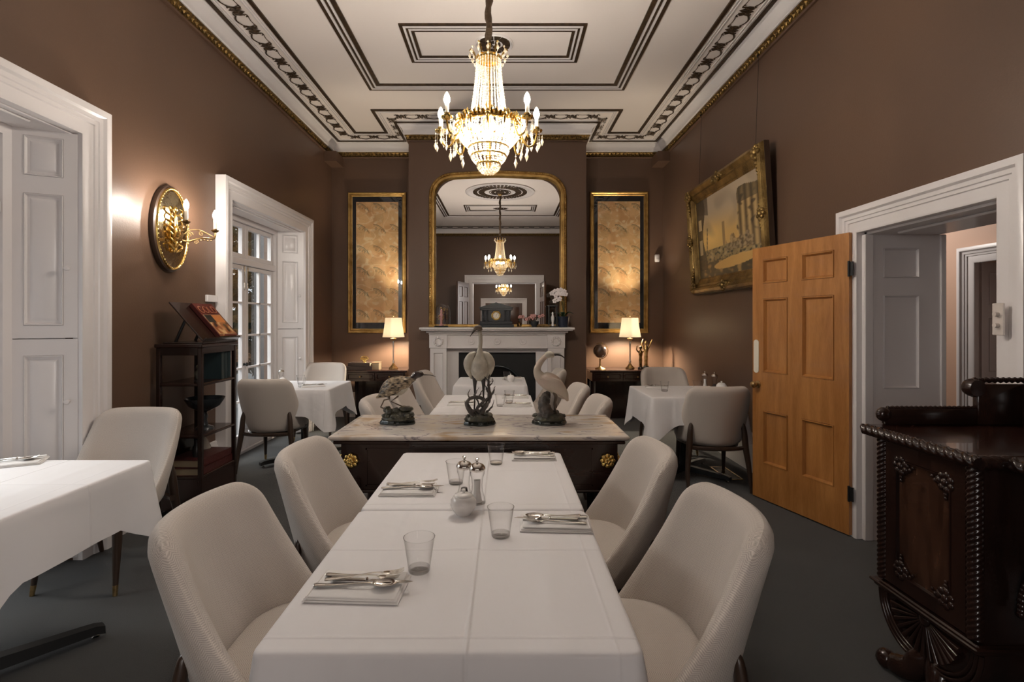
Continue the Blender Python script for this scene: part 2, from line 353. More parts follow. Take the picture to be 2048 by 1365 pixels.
# thin window glass and cut glass that let light straight through as well as reflect it
def thin_glass(name, tint, edge, gloss_col=(1,1,1,1), f0=0.04, extra=None, rough=0.0, power=2.5):
    m=bpy.data.materials.new(name); m.use_nodes=True; N=m.node_tree.nodes; L=m.node_tree.links; N.remove(N['Principled BSDF'])
    out=N['Material Output']; lw=N.new('ShaderNodeLayerWeight'); lw.inputs[0].default_value=0.5
    tr=N.new('ShaderNodeBsdfTransparent'); tm=N.new('ShaderNodeMix'); tm.data_type='RGBA'; L.new(math_node(N,L,'POWER',lw.outputs['Facing'],power),tm.inputs[0])
    tm.inputs[6].default_value=tint; tm.inputs[7].default_value=edge; L.new(tm.outputs[2],tr.inputs[0])
    gl=N.new('ShaderNodeBsdfGlossy'); gl.inputs[0].default_value=gloss_col; gl.inputs[1].default_value=rough
    fr=math_node(N,L,'ADD',math_node(N,L,'MULTIPLY',math_node(N,L,'POWER',lw.outputs['Facing'],4.0),0.7),f0)
    mx=N.new('ShaderNodeMixShader'); L.new(fr,mx.inputs[0]); L.new(tr.outputs[0],mx.inputs[1]); L.new(gl.outputs[0],mx.inputs[2])
    last=mx
    if extra:
        df=N.new('ShaderNodeBsdfTranslucent'); df.inputs[0].default_value=extra[1]
        d2=N.new('ShaderNodeBsdfDiffuse'); d2.inputs[0].default_value=extra[1]
        ad=N.new('ShaderNodeMixShader'); ad.inputs[0].default_value=0.5; L.new(df.outputs[0],ad.inputs[1]); L.new(d2.outputs[0],ad.inputs[2])
        m2=N.new('ShaderNodeMixShader'); m2.inputs[0].default_value=extra[0]; L.new(mx.outputs[0],m2.inputs[1]); L.new(ad.outputs[0],m2.inputs[2]); last=m2
    L.new(last.outputs[0],out.inputs[0]); return m
M['pane']=thin_glass('window_pane_glass',(0.92,0.94,0.94,1),(0.8,0.8,0.8,1))
M['tumbler']=thin_glass('drinking_glass',(0.985,0.985,0.985,1),(0.35,0.33,0.31,1),f0=0.03)
M['crystal']=thin_glass('cut_crystal_drops',(0.96,0.90,0.78,1),(0.55,0.42,0.22,1),(1,0.95,0.85,1),f0=0.14,extra=(0.5,(1.0,0.93,0.80,1)),rough=0.05)
M['picglass']=thin_glass('picture_glass',(0.98,0.98,0.98,1),(0.9,0.9,0.9,1),f0=0.03)

XL,XR,YB,YF,ZC=-2.52,2.30,7.5,-0.92,3.96
W1,W2=2.155,5.525     # window centres along the left wall
WALL=[(XL,YF),(XR,YF),(XR,YB),(1.07,YB),(1.07,6.8),(-1.27,6.8),(-1.27,YB),(XL,YB)]
# ------------------------------------------------------------------ room shell
b=MB(); b.box(-3.05,4.9,-9.2,8.0,-0.12,0.0); struct('floor',b,M['carpet'],smooth=0)
b=MB(); b.box(-3.05,2.8,-9.2,8.0,ZC,ZC+0.15); struct('ceiling',b,M['ceil'],smooth=0)
b=MB()
for y0,y1 in ((-9.2,W1-0.855),(W1+0.855,W2-0.855),(W2+0.855,8.0)): b.box(-2.98,XL,y0,y1,0,ZC)
for c in (W1,W2): b.box(-2.98,XL,c-0.855,c+0.855,2.49,ZC)
struct('wall_left',b,M['wall'],smooth=0)
b=MB(); b.box(XR,2.765,-9.2,2.36,0,ZC); b.box(XR,2.765,3.30,8.0,0,ZC); b.box(XR,2.765,2.36,3.30,1.96,ZC); struct('wall_right',b,M['wall'],smooth=0)
b=MB(); b.box(-2.52,2.30,YB,8.0,0,ZC); struct('wall_back',b,M['wall'],smooth=0)
b=MB(); b.box(-1.27,-0.60,6.8,YB,0,ZC); b.box(0.37,1.07,6.8,YB,0,ZC); b.box(-0.60,0.37,6.8,YB,1.02,ZC); b.box(-0.60,0.37,7.12,YB,0,1.02); struct('wall_chimney_breast',b,M['wall'],smooth=0)
b=MB(); b.box(XL,-0.92,YF-0.3,YF,0,ZC); b.box(0.88,XR,YF-0.3,YF,0,ZC); b.box(-0.92,0.88,YF-0.3,YF,2.46,ZC); struct('wall_front',b,M['wall'],smooth=0)
b=MB(); b.box(XL,XR,-9.2,-9.0,0,ZC); struct('wall_far_room',b,M['wall'],smooth=0)
b=MB(); b.box(4.62,4.9,0.0,4.08,0,3.2); b.box(4.62,4.9,5.02,7.0,0,3.2); b.box(4.62,4.9,4.08,5.02,1.96,3.2)
b.box(2.8,4.9,7.0,7.2,0,3.2); b.box(2.8,4.9,-0.2,0.0,0,3.2); b.box(4.9,5.3,3.5,5.4,0,3.2)
struct('wall_hall',b,M['hallwall'],smooth=0)
b=MB(); b.box(2.8,5.3,-0.2,7.2,3.2,3.3); struct('ceiling_hall',b,M['ceil'],smooth=0)
# small bulkhead boxes high in both recess corners
b=MB(); b.box(XL,XL+0.17,7.18,YB,3.62,3.76); b.box(XR-0.17,XR,7.18,YB,3.62,3.76); struct('trim_bulkheads',b,M['wall'],smooth=0)

# cornice
b=MB(); b.ring(WALL,[(0,3.96),(0.13,3.96),(0.125,3.945),(0.105,3.942),(0.098,3.925),(0.078,3.905),(0.072,3.895),(0.062,3.875),(0.062,3.840),(0.056,3.832),(0,3.832)]); struct('trim_cornice',b,M['white'])
b=MB(); b.ring(WALL,[(0,3.832),(0.046,3.831),(0.044,3.82),(0.026,3.805),(0.018,3.79),(0.010,3.78),(0,3.778)])
for i in range(len(WALL)):
    p,q=Vector(WALL[i-1]),Vector(WALL[i]); d=(q-p); L_=d.length; d.normalize(); n=Vector((-d.y,d.x))
    k=int(L_/0.055)
    for j in range(k):
        c=p+d*(L_*(j+0.5)/k)+n*0.026
        b.octa((c.x,c.y,3.806),0.018,0.026)
struct('trim_gilt_enrichment',b,M['gilt_line'],smooth=0)
b=MB(); b.ring(WALL,[(0,3.772),(0.018,3.772),(0.026,3.764),(0.018,3.752),(0,3.750)]); struct('trim_picture_rail',b,M['wall'])
# ceiling mouldings
INN=[(-2.05,-0.45),(1.83,-0.45),(1.83,7.03),(1.40,7.03),(1.40,6.28),(-1.60,6.28),(-1.60,7.03),(-2.05,7.03)]
def band(b,poly,o0,o1,t=0.010):
    b.ring(poly,[(o0,ZC+0.002),(o0,ZC-t),(o1,ZC-t),(o1,ZC+0.002)])
b=MB(); band(b,WALL,0.135,0.165,0.014); band(b,INN,-0.005,0.030,0.014); struct('trim_frieze_borders',b,M['line'],smooth=0)
b=MB()
for o in (-0.03,-0.055): band(b,INN,o-0.010,o,0.008)
for o in (0.180,0.205): band(b,WALL,o,o+0.010,0.008)
struct('trim_frieze_ridges',b,M['white'],smooth=0)
b=MB()
def lines(x0,x1,y0,y1,spec):
    poly=[(x0,y0),(x1,y0),(x1,y1),(x0,y1)]
    for o0,o1 in spec: band(b,poly,o0,o1,0.012)
lines(-1.50,1.32,0.86,5.72,[(0,0.030),(0.058,0.078),(0.105,0.145)])
for y0,y1 in ((4.44,5.105),(1.475,2.14)): lines(-0.92,0.71,y0,y1,[(0,0.028),(0.054,0.070),(0.094,0.118)])
struct('trim_ceiling_panel_lines',b,M['line'],smooth=0)
b=MB()
poly=[(-1.50,0.86),(1.32,0.86),(1.32,5.72),(-1.50,5.72)]
band(b,poly,0.034,0.054,0.018); band(b,poly,0.082,0.101,0.018)
for y0,y1 in ((4.44,5.105),(1.475,2.14)):
    poly=[(-0.92,y0),(0.71,y0),(0.71,y1),(-0.92,y1)]; band(b,poly,0.031,0.051,0.016); band(b,poly,0.073,0.090,0.016)
struct('trim_ceiling_panel_ridges',b,M['white'],smooth=0)
# scroll frieze: repeated leaf-scroll motifs joined by a hanging line
FR=[(-2.215,-0.62),(1.995,-0.62),(1.995,7.19),(1.235,7.19),(1.235,6.47),(-1.435,6.47),(-1.435,7.19),(-2.215,7.19)]
b=MB(); z=ZC-0.006
def motif(c,d,n):
    def at(a,h): q=c+d*a+n*h; return (q.x,q.y,z)
    for k in range(5):
        a=-0.052+0.026*k; s_=1 if k%2 else -1
        b.tube([at(a*0.75-0.010*s_,-0.062+0.008*abs(k-2)),at(a+0.006,-0.03),at(a-0.004,0.0),at(a+0.006,0.03),at(a*0.8+0.010*s_,0.062-0.006*abs(k-2))],[0.004,0.011,0.0085,0.011,0.004],4,flat=0.6)
    b.tube([at(-0.056,0.012),at(0.0,-0.004),at(0.056,0.012)],[0.006,0.012,0.006],4,flat=0.6)
    for sg in (-1,1):
        pts=[]
        for k in range(9):
            t=k/8; an=t*1.6*PI; r_=0.022*(1-0.7*t); pts.append(at(sg*(0.058+r_*math.cos(an)), 0.040+r_*math.sin(an)))
        b.tube(pts,0.0065,4,flat=0.6)
        b.tube([at(sg*0.045,-0.055),at(sg*0.07,-0.045),at(sg*0.085,-0.055)],[0.008,0.009,0.004],4,flat=0.6)
for i in range(len(FR)):
    p,q=Vector(FR[i-1]),Vector(FR[i]); d=(q-p); L_=d.length; d.normalize(); n=Vector((-d.y,d.x))
    if L_<0.5: L0,k=0,2
    k=max(1,round(L_/0.275))
    for j in range(k):
        c=p+d*(L_*(j+0.5)/k); motif(c,d,n)
        if j<k-1:
            c2=p+d*(L_*(j+1.5)/k); e=[]
            for s_ in range(7):
                t=s_/6; m_=c.lerp(c2,0.24+0.52*t)-n*(0.045+0.030*math.sin(PI*t)); e.append((m_.x,m_.y,z))
            b.tube(e,0.0075,4,flat=0.6)
            e=[]
            for s_ in range(5):
                t=s_/4; m_=c.lerp(c2,0.24+0.52*t)+n*(0.060-0.012*math.sin(PI*t)); e.append((m_.x,m_.y,z))
            b.tube(e,0.0035,4,flat=0.6)
struct('trim_scroll_frieze',b,M['line'],smooth=40)
def rosette(cx,cy,R0,name,big):
    root=thing(name,None,None,(cx,cy,ZC)); root['kind']='structure'
    b=MB(); b.lathe([(R0*1.0,0.002),(R0*1.0,-0.014),(R0*0.95,-0.024),(R0*0.90,-0.014),(R0*0.88,-0.006),(0,-0.006)],56); b.build('disc',M['white'],root,35)
    b=MB()
    def wedge(r0,r1,a0,a1,t=0.016):
        n=4; top=[];
        ids=[[b.P((r*math.cos(a0+(a1-a0)*k/n),r*math.sin(a0+(a1-a0)*k/n),zz)) for k in range(n+1)] for r,zz in ((r0,-0.004),(r0,-t),(r1,-t),(r1,-0.004))]
        for a in range(3):
            for k in range(n): b.f.append([ids[a][k],ids[a][k+1],ids[a+1][k+1],ids[a+1][k]])
        b.f.append([ids[x][0] for x in range(4)]); b.f.append([ids[x][n] for x in range(3,-1,-1)])
    if big:
        for r0,r1,N_,fill in ((0.945,0.965,48,1.0),(0.66,0.78,44,0.62),(0.45,0.62,36,0.80),(0.30,0.315,36,1.0),(0.17,0.26,16,0.75),(0.0,0.13,12,1.0)):
            for k in range(N_): a=2*PI*k/N_; wedge(R0*r0,R0*r1,a,a+2*PI/N_*fill)
    else:
        for k in range(12): a=2*PI*k/12; wedge(R0*0.46,R0*0.84,a+0.03,a+2*PI/12-0.06)
        for k in range(9): a=2*PI*k/9; wedge(R0*0.12,R0*0.34,a+0.05,a+2*PI/9*0.72)
    b.build('dark_leaf_segments',M['line'],root,35)
    return root
rosette(-0.10,3.29,0.69,'trim_ceiling_rose',True)
rosette(-0.10,4.77,0.175,'trim_vent_rose',False)
rosette(-0.10,1.81,0.175,'trim_vent_rose',False)

# baseboards
BP=[(0,0),(0.030,0),(0.030,0.27),(0.024,0.285),(0.024,0.305),(0.014,0.325),(0.012,0.35),(0,0.355)]
def base(name,segs):
    b=MB()
    for (x0,y0,x1,y1) in segs:
        p,q=Vector((x0,y0)),Vector((x1,y1)); d=(q-p).normalized(); n=Vector((-d.y,d.x)); ids=[]
        for c in (p,q): ids.append([b.P((c.x+n.x*o,c.y+n.y*o,zz)) for o,zz in BP])
        m=len(BP)
        for k in range(m): b.f.append([ids[0][k],ids[0][(k+1)%m],ids[1][(k+1)%m],ids[1][k]])
        b.f.append(ids[0]); b.f.append(ids[1][::-1])
    struct(name,b,M['white'])
base('baseboard_left',[(XL,YB,XL,W2+1.03),(XL,W2-1.03,XL,W1+1.03),(XL,W1-1.03,XL,YF)])
base('baseboard_right',[(XR,3.46,XR,YB),(XR,YF,XR,2.20)])
base('baseboard_back',[(XR,YB,1.07,YB),(1.07,YB,1.07,6.8),(1.07,6.8,0.78,6.8),(-0.98,6.8,-1.27,6.8),(-1.27,6.8,-1.27,YB),(-1.27,YB,XL,YB)])
base('baseboard_front',[(XL,YF,-1.12,YF),(1.08,YF,XR,YF)])

def architrave(b,a0,a1,H,prof,mp):
    rows=[]
    for d,p in prof: rows.append([b.P(mp(a0-d,0,p)),b.P(mp(a0-d,H+d,p)),b.P(mp(a1+d,H+d,p)),b.P(mp(a1+d,0,p))])
    m=len(rows)
    for k in range(m):
        A=rows[k]; B_=rows[(k+1)%m]
        for j in range(3): b.f.append([A[j],A[j+1],B_[j+1],B_[j]])
    b.f.append([r_[0] for r_ in rows]); b.f.append([r_[3] for r_ in rows][::-1])
APW=[(0,0),(0,0.055),(0.014,0.060),(0.075,0.058),(0.080,0.066),(0.100,0.068),(0.105,0.075),(0.128,0.078),(0.140,0.092),(0.165,0.095),(0.180,0.090),(0.180,0)]
APD=[(d*0.86,p*0.95) for d,p in APW]
# panelled leaf: local x = width, z = height, front face at y = 0 facing -y, thickness t
def leaf(b,w_,h,t,panels,z0=0,both=False,field=0.008,mould=0.016,step=0.012):
    faces=((0,1),) if not both else ((0,1),(t,-1))
    b.box(0,w_,step,t-(step if both else 0),z0,z0+h)
    for y0,s in faces:
        ya,yb=(y0,y0+step) if s>0 else (y0-step,y0)
        xs=sorted(set([0,w_]+[p[0] for p in panels]+[p[1] for p in panels])); zs=sorted(set([z0,z0+h]+[p[2] for p in panels]+[p[3] for p in panels]))
        for zi in range(len(zs)-1):
            run=None
            for xi in range(len(xs)-1):
                cx=(xs[xi]+xs[xi+1])/2; cz=(zs[zi]+zs[zi+1])/2
                inside=any(p[0]<cx<p[1] and p[2]<cz<p[3] for p in panels)
                if not inside: b.box(xs[xi],xs[xi+1],ya,yb,zs[zi],zs[zi+1])
        for (px0,px1,pz0,pz1) in panels:
            sgn=s; m_=mould
            rows=[]
            for e,dy in ((0,0.0),(0.0015,0.004),(0.003,-0.004),(m_*0.40,-0.004),(m_*0.62,0.006),(m_*0.85,step-0.002),(m_*0.9,step+0.002 if step>0.015 else step-0.001),(m_,step-0.001)):
                rows.append([b.P((x,y0+sgn*dy,zz)) for x,zz in ((px0+e,pz0+e),(px1-e,pz0+e),(px1-e,pz1-e),(px0+e,pz1-e))])
            for a in range(len(rows)-1):
                for k in range(4): b.f.append([rows[a][k],rows[a][(k+1)%4],rows[a+1][(k+1)%4],rows[a+1][k]])
            if field and px1-px0>0.12:
                e0,e1=m_+0.010,m_+0.028; rr=[]
                for e,dy in ((e0,step),(e1,step-field)):
                    rr.append([b.P((x,y0+sgn*dy,zz)) for x,zz in ((px0+e,pz0+e),(px1-e,pz0+e),(px1-e,pz1-e),(px0+e,pz1-e))])
                for k in range(4): b.f.append([rr[0][k],rr[0][(k+1)%4],rr[1][(k+1)%4],rr[1][k]])
                b.f.append(rr[1])
def knob(r=0.018,l=0.035):
    return [(0,0),(r*0.75,0),(r*0.75,0.004),(r*0.38,0.008),(r*0.36,l*0.45),(r*0.85,l*0.55),(r,l*0.75),(r*0.8,l*0.93),(r*0.3,l),(0,l)]
# ------------------------------------------------------------------ windows with shutters and french doors
def window(name,yc):
    root=thing(name,None,None,(0,0,0)); root['kind']='structure'
    y0,y1=yc-0.855,yc+0.855
    b=MB(); architrave(b,y0,y1,2.49,APW,lambda a,z,p:(XL+p,a,z)); b.build('casing',M['white'],root,30)
    b=MB(); b.box(-2.98,XL,y0,y1,2.482,2.49); b.box(-2.72,-2.56,y0+0.22,y1-0.22,2.470,2.484,0.006); b.build('soffit',M['white'],root,0)
    for side in (1,-1):
        pa=Vector((XL+0.03,yc+side*0.852,0)); pb=Vector((-2.765,yc+side*0.715,0))
        d=(pb-pa) if side>0 else (pa-pb); o=pa if side>0 else pb
        Lw=d.length; ang=math.atan2(d.y,d.x)
        # backing box of the splayed reveal
        bk=MB(); bk.M=T(o.x,o.y,0,rz=ang)
        if side>0: bk.M=bk.M@Matrix.Diagonal((1,-1,1,1)) 
        # front face must look into the opening
        # (local -y after placement points towards the opening centre)
        fr=Vector((-math.sin(ang),math.cos(ang)))*-1
        into = fr.y*side<0
        Mx=T(o.x,o.y,0,rz=ang) @ (Matrix.Identity(4) if into else Matrix.Diagonal((1,-1,1,1)))
        for nm,z0_,h,pans in (('shutter',1.298,1.184,[(0.065,Lw-0.065,2.22,2.445),(0.065,Lw-0.065,1.37,2.12)]),('shutter',0.02,1.272,[(0.065,Lw-0.065,0.16,1.20)])):
            s=MB(); s.M=Mx; leaf(s,Lw,h,0.035,pans,z0_); so=s.build(nm,M['white'],root,30)
            kz=1.70 if z0_>1 else 0.93
            kx=0.045 if side>0 else Lw-0.045
            k=MB(); k.M=Mx; k.lathe(knob(0.016,0.032),14,(kx,0,kz),Matrix.Rotation(R(90),4,'X')); k.build('shutter_knob',M['white'],so,40)
        r_=MB(); r_.M=Mx; r_.box(-0.02,Lw+0.02,0.036,0.12,0,2.49); r_.build('reveal_lining',M['white'],root,0)
    # outer frame
    f=MB(); ya,yb=yc-0.715,yc+0.715
    f.box(-2.84,-2.75,ya-0.06,ya+0.045,0,2.49); f.box(-2.84,-2.75,yb-0.045,yb+0.06,0,2.49); f.box(-2.84,-2.75,ya+0.045,yb-0.045,2.425,2.49); f.box(-2.84,-2.75,ya,yb,0,0.03)
    f.box(-2.835,-2.755,ya+0.045,yb-0.045,1.985,2.055,0.006)
    f.build('window_frame',M['white'],root,0)
    # four leaves: transom lights above, glazed door leaves below
    for k,(a,c) in enumerate(((ya+0.048,yc-0.003),(yc+0.003,yb-0.048))):
        for z0_,z1_,rows,bot in ((2.058,2.422,1,0.045),(0.03,1.982,5,0.16)):
            g=MB(); st=0.062; x0,x1=-2.825,-2.780
            g.box(x0,x1,a,a+st,z0_,z1_,0.004); g.box(x0,x1,c-st,c,z0_,z1_,0.004); g.box(x0,x1,a+st,c-st,z1_-0.045,z1_,0.003); g.box(x0,x1,a+st,c-st,z0_,z0_+bot,0.003)
            ym=(a+c)/2; g.box(x0+0.008,x1-0.005,ym-0.013,ym+0.013,z0_+bot,z1_-0.045)
            hh=(z1_-0.045-z0_-bot)/rows
            for r_ in range(1,rows): g.box(x0+0.008,x1-0.005,a+st,c-st,z0_+bot+hh*r_-0.010,z0_+bot+hh*r_+0.010)
            lf=g.build('transom_light' if rows==1 else 'door_leaf',M['white'],root,0)
            p=MB(); p.box(-2.804,-2.800,a+st,c-st,z0_+bot,z1_-0.045); p.build('glass_pane',M['pane'],lf,0)
            if rows>1:
                h=MB(); yy=(c-0.03) if k==0 else (a+0.03)
                h.lathe(knob(0.022,0.045),14,(-2.78,yy,0.93),Matrix.Rotation(R(90),4,'Y')); h.build('door_knob',M['black'],lf,40)
                h=MB(); h.tube([(-2.772,yy,1.72),(-2.772,yy,1.98)],0.006,6); h.box(-2.78,-2.77,yy-0.012,yy+0.012,1.74,1.80); h.box(-2.78,-2.77,yy-0.012,yy+0.012,1.92,1.96); h.build('door_bolt',M['silver'],lf,40)
    return root
window('window_1',W1); window('window_2',W2)

# ------------------------------------------------------------------ hall doorway in the right wall, with the open pine door
dr=thing('door_1',None,None,(0,0,0)); dr['kind']='structure'
b=MB(); architrave(b,2.36,3.30,1.96,APD,lambda a,z,p:(XR-p,a,z)); b.build('door_casing',M['white'],dr,30)
b=MB(); b.box(XR,2.765,2.36,3.30,1.945,1.96); b.box(2.40,2.67,2.5,3.16,1.93,1.946,0.006); b.build('soffit',M['white'],dr,0)
for side in (1,-1):
    y=3.30 if side>0 else 2.36
    Mx=T(XR,y-0.02*side,0) if side>0 else T(XR,y+0.02,0)@Matrix.Diagonal((1,-1,1,1))
    s=MB(); s.M=Mx; leaf(s,0.465,1.96,0.02,[(0.105,0.335,1.67,1.86),(0.105,0.335,0.965,1.56),(0.105,0.335,0.12,0.84)],0,field=0); s.build('panelled_lining',M['white'],dr,30)
    s=MB(); s.box(XR-0.02,XR+0.035,min(y,y-0.032*side),max(y,y-0.032*side),0,1.945,0.004); s.box(2.765,2.80,min(y,y-0.03*side),max(y,y-0.03*side),0,1.945,0.004); s.build('door_stop',M['white'],dr,0)
door=thing('door_2',None,None,(2.240,3.335,0.012),0); door['kind']='structure'
dv=Vector((1.997-2.244,4.105-3.337)); door.rotation_euler=(0,0,math.atan2(dv.y,dv.x)); DW=0.815
# local x runs from the hinge to the free edge; the visible face looks along +y (room side), so mirror
Mx=Matrix.Identity(4)
def dleaf(mat_,pans):
    s=MB(); s.M=Matrix.Diagonal((1,-1,1,1)) @ T(0,-0.022,0); leaf(s,DW,1.955,0.044,pans,0,both=True,field=0,mould=0.024,step=0.018); return s
PN=[(x0,x1,z0,z1) for x0,x1 in ((0.105,0.360),(0.480,0.712)) for z0,z1 in ((0.278,0.690),(0.986,1.557),(1.672,1.858))]
d_=dleaf(M['door'],PN); dl=d_.build('door_leaf',M['door'],door,20)
b=MB()
for zz in (0.04,0.80,1.585,1.885): pass
k=MB()
for s_ in (1,-1): k.lathe([(0,0),(0.028,0),(0.028,0.004),(0.010,0.008),(0.009,0.026),(0.022,0.032),(0.027,0.045),(0.022,0.058),(0.008,0.063),(0,0.063)],20,(DW-0.055,0.022*s_,0.885),Matrix.Rotation(R(-90*s_),4,'X'))
k.build('door_knob',M['gold_dull'],door,40)
b=MB()
for s_ in (1,-1):
    y0,y1=(0.022,0.026) if s_>0 else (-0.026,-0.022)
    pr=[]
    for t in range(13): a=PI*t/12; pr.append((DW-0.040+0.025*math.cos(a),1.215+0.02*math.sin(a)))
    for t in range(13): a=PI+PI*t/12; pr.append((DW-0.040+0.025*math.cos(a),0.995+0.02*math.sin(a)))
    b.prism(pr,y0,y1)
b.build('push_plate',M['ivory'],door,40)
for zz in (0.27,1.72):
    h=MB(); h.tube([(-0.004,0.028,zz-0.05),(-0.004,0.028,zz+0.05)],0.008,8); h.box(-0.03,0.0,0.020,0.027,zz-0.045,zz+0.045); h.build('hinge',M['black'],door,40)
# door in the hall beyond
d3=thing('door_3',None,None,(0,0,0)); d3['kind']='structure'
b=MB(); architrave(b,4.08,5.02,1.96,[(d*0.88,p) for d,p in APW],lambda a,z,p:(4.62-p,a,z)); b.build('door_casing',M['white'],d3,30)
s=MB(); s.M=T(4.62,5.0,0); leaf(s,0.28,1.96,0.02,[(0.07,0.21,1.55,1.86),(0.07,0.21,0.9,1.42),(0.07,0.21,0.15,0.78)],0,field=0); s.build('panelled_lining',M['white'],d3,30)
s=MB(); s.M=T(4.88,5.02,0,rz=R(-90)); leaf(s,0.92,1.96,0.04,[(0.1,0.4,1.55,1.86),(0.5,0.82,1.55,1.86),(0.1,0.4,0.9,1.42),(0.5,0.82,0.9,1.42),(0.1,0.4,0.15,0.78),(0.5,0.82,0.15,0.78)],0,field=0); s.build('door_leaf',M['white'],d3,30)
# wide opening behind the camera (seen in the mirror) with two pine leaves folded back
d4=thing('door_4',None,None,(0,0,0)); d4['kind']='structure'
b=MB(); architrave(b,-0.92,0.88,2.46,[(d*1.15,p) for d,p in APW],lambda a,z,p:(a,YF+p,z)); b.build('door_casing',M['white'],d4,30)
b=MB(); b.box(-0.92,-0.90,YF-0.3,YF,0,2.46); b.box(0.86,0.88,YF-0.3,YF,0,2.46); b.box(-0.92,0.88,YF-0.3,YF,2.44,2.46); b.build('door_lining',M['white'],d4,0)
for nm,x,a in (('door_5',-1.02,106),('door_6',0.99,86)):
    t=thing(nm,None,None,(x,YF+0.12,0.01),R(a)); t['kind']='structure'
    s=MB(); s.M=T(0,-0.022,0); leaf(s,0.86,2.42,0.044,[(0.1,0.39,0.28,0.9),(0.49,0.76,0.28,0.9),(0.1,0.39,1.2,1.9),(0.49,0.76,1.2,1.9),(0.1,0.39,2.02,2.3),(0.49,0.76,2.02,2.3)],0,both=True,field=0); s.build('door_leaf',M['stained'],t,20)
# casing on the far wall of the adjoining room
d7=thing('door_7',None,None,(0,0,0)); d7['kind']='structure'
b=MB(); architrave(b,-0.85,0.75,2.15,[(d*1.15,p) for d,p in APW],lambda a,z,p:(a,-9.0+p,z)); b.build('door_casing',M['white'],d7,30)
s=MB(); s.M=T(-0.85,-8.97,0); leaf(s,1.6,2.15,0.02,[(0.12,0.72,0.3,1.0),(0.88,1.48,0.3,1.0),(0.12,0.72,1.15,2.0),(0.88,1.48,1.15,2.0)],0,both=True); s.build('door_leaf',M['stained'],d7,30)
# ------------------------------------------------------------------ outside the french doors
b=MB(); b.box(-9.5,-2.98,-1.0,14.5,-0.15,-0.02); struct('ground_terrace',b,M['paving'],smooth=0)
b=MB(); b.box(-5.06,-4.0,10.4,11.4,-0.02,4.2); b.box(-9.4,-9.0,2,14.4,-0.02,1.0); struct('exterior_wall_garden',b,M['render'],smooth=0)
random.seed(3); b=MB()
for i in range(7000):
    y=random.uniform(6.2,12.6); z=random.uniform(0.3,4.3); x=-5.35-random.random()*0.7-0.15*math.sin(y*5+z*3)
    a=random.uniform(0,6.28); e=random.uniform(-1,1); r_=random.uniform(0.08,0.17)
    d=Vector((math.cos(a)*math.cos(e),math.sin(a)*math.cos(e),math.sin(e)))*r_; u=d.orthogonal().normalized()*r_*0.35
    c=Vector((x,y,z)); i0=len(b.v)
    b.v+= [tuple(c-d),tuple(c+u),tuple(c+d),tuple(c-u)]; b.f.append([i0,i0+1,i0+2,i0+3])
o=b.build('hedge_foliage',M['fern'],None,0,normals=False); tag(o,'dense dark green climbing foliage beyond the glazed french doors','hedge',kind='stuff')
b=MB()
for y in (6.6,7.8,9.0,10.0,11.2,12.2): b.tube([(-6.2,y,-0.02),(-6.15,y+0.1,1.4),(-6.2,y,2.8),(-6.2,y+.1,4.1)],[0.10,0.07,0.06,0.03],8)
b.build('hedge_stem',M['twig'],o,40)
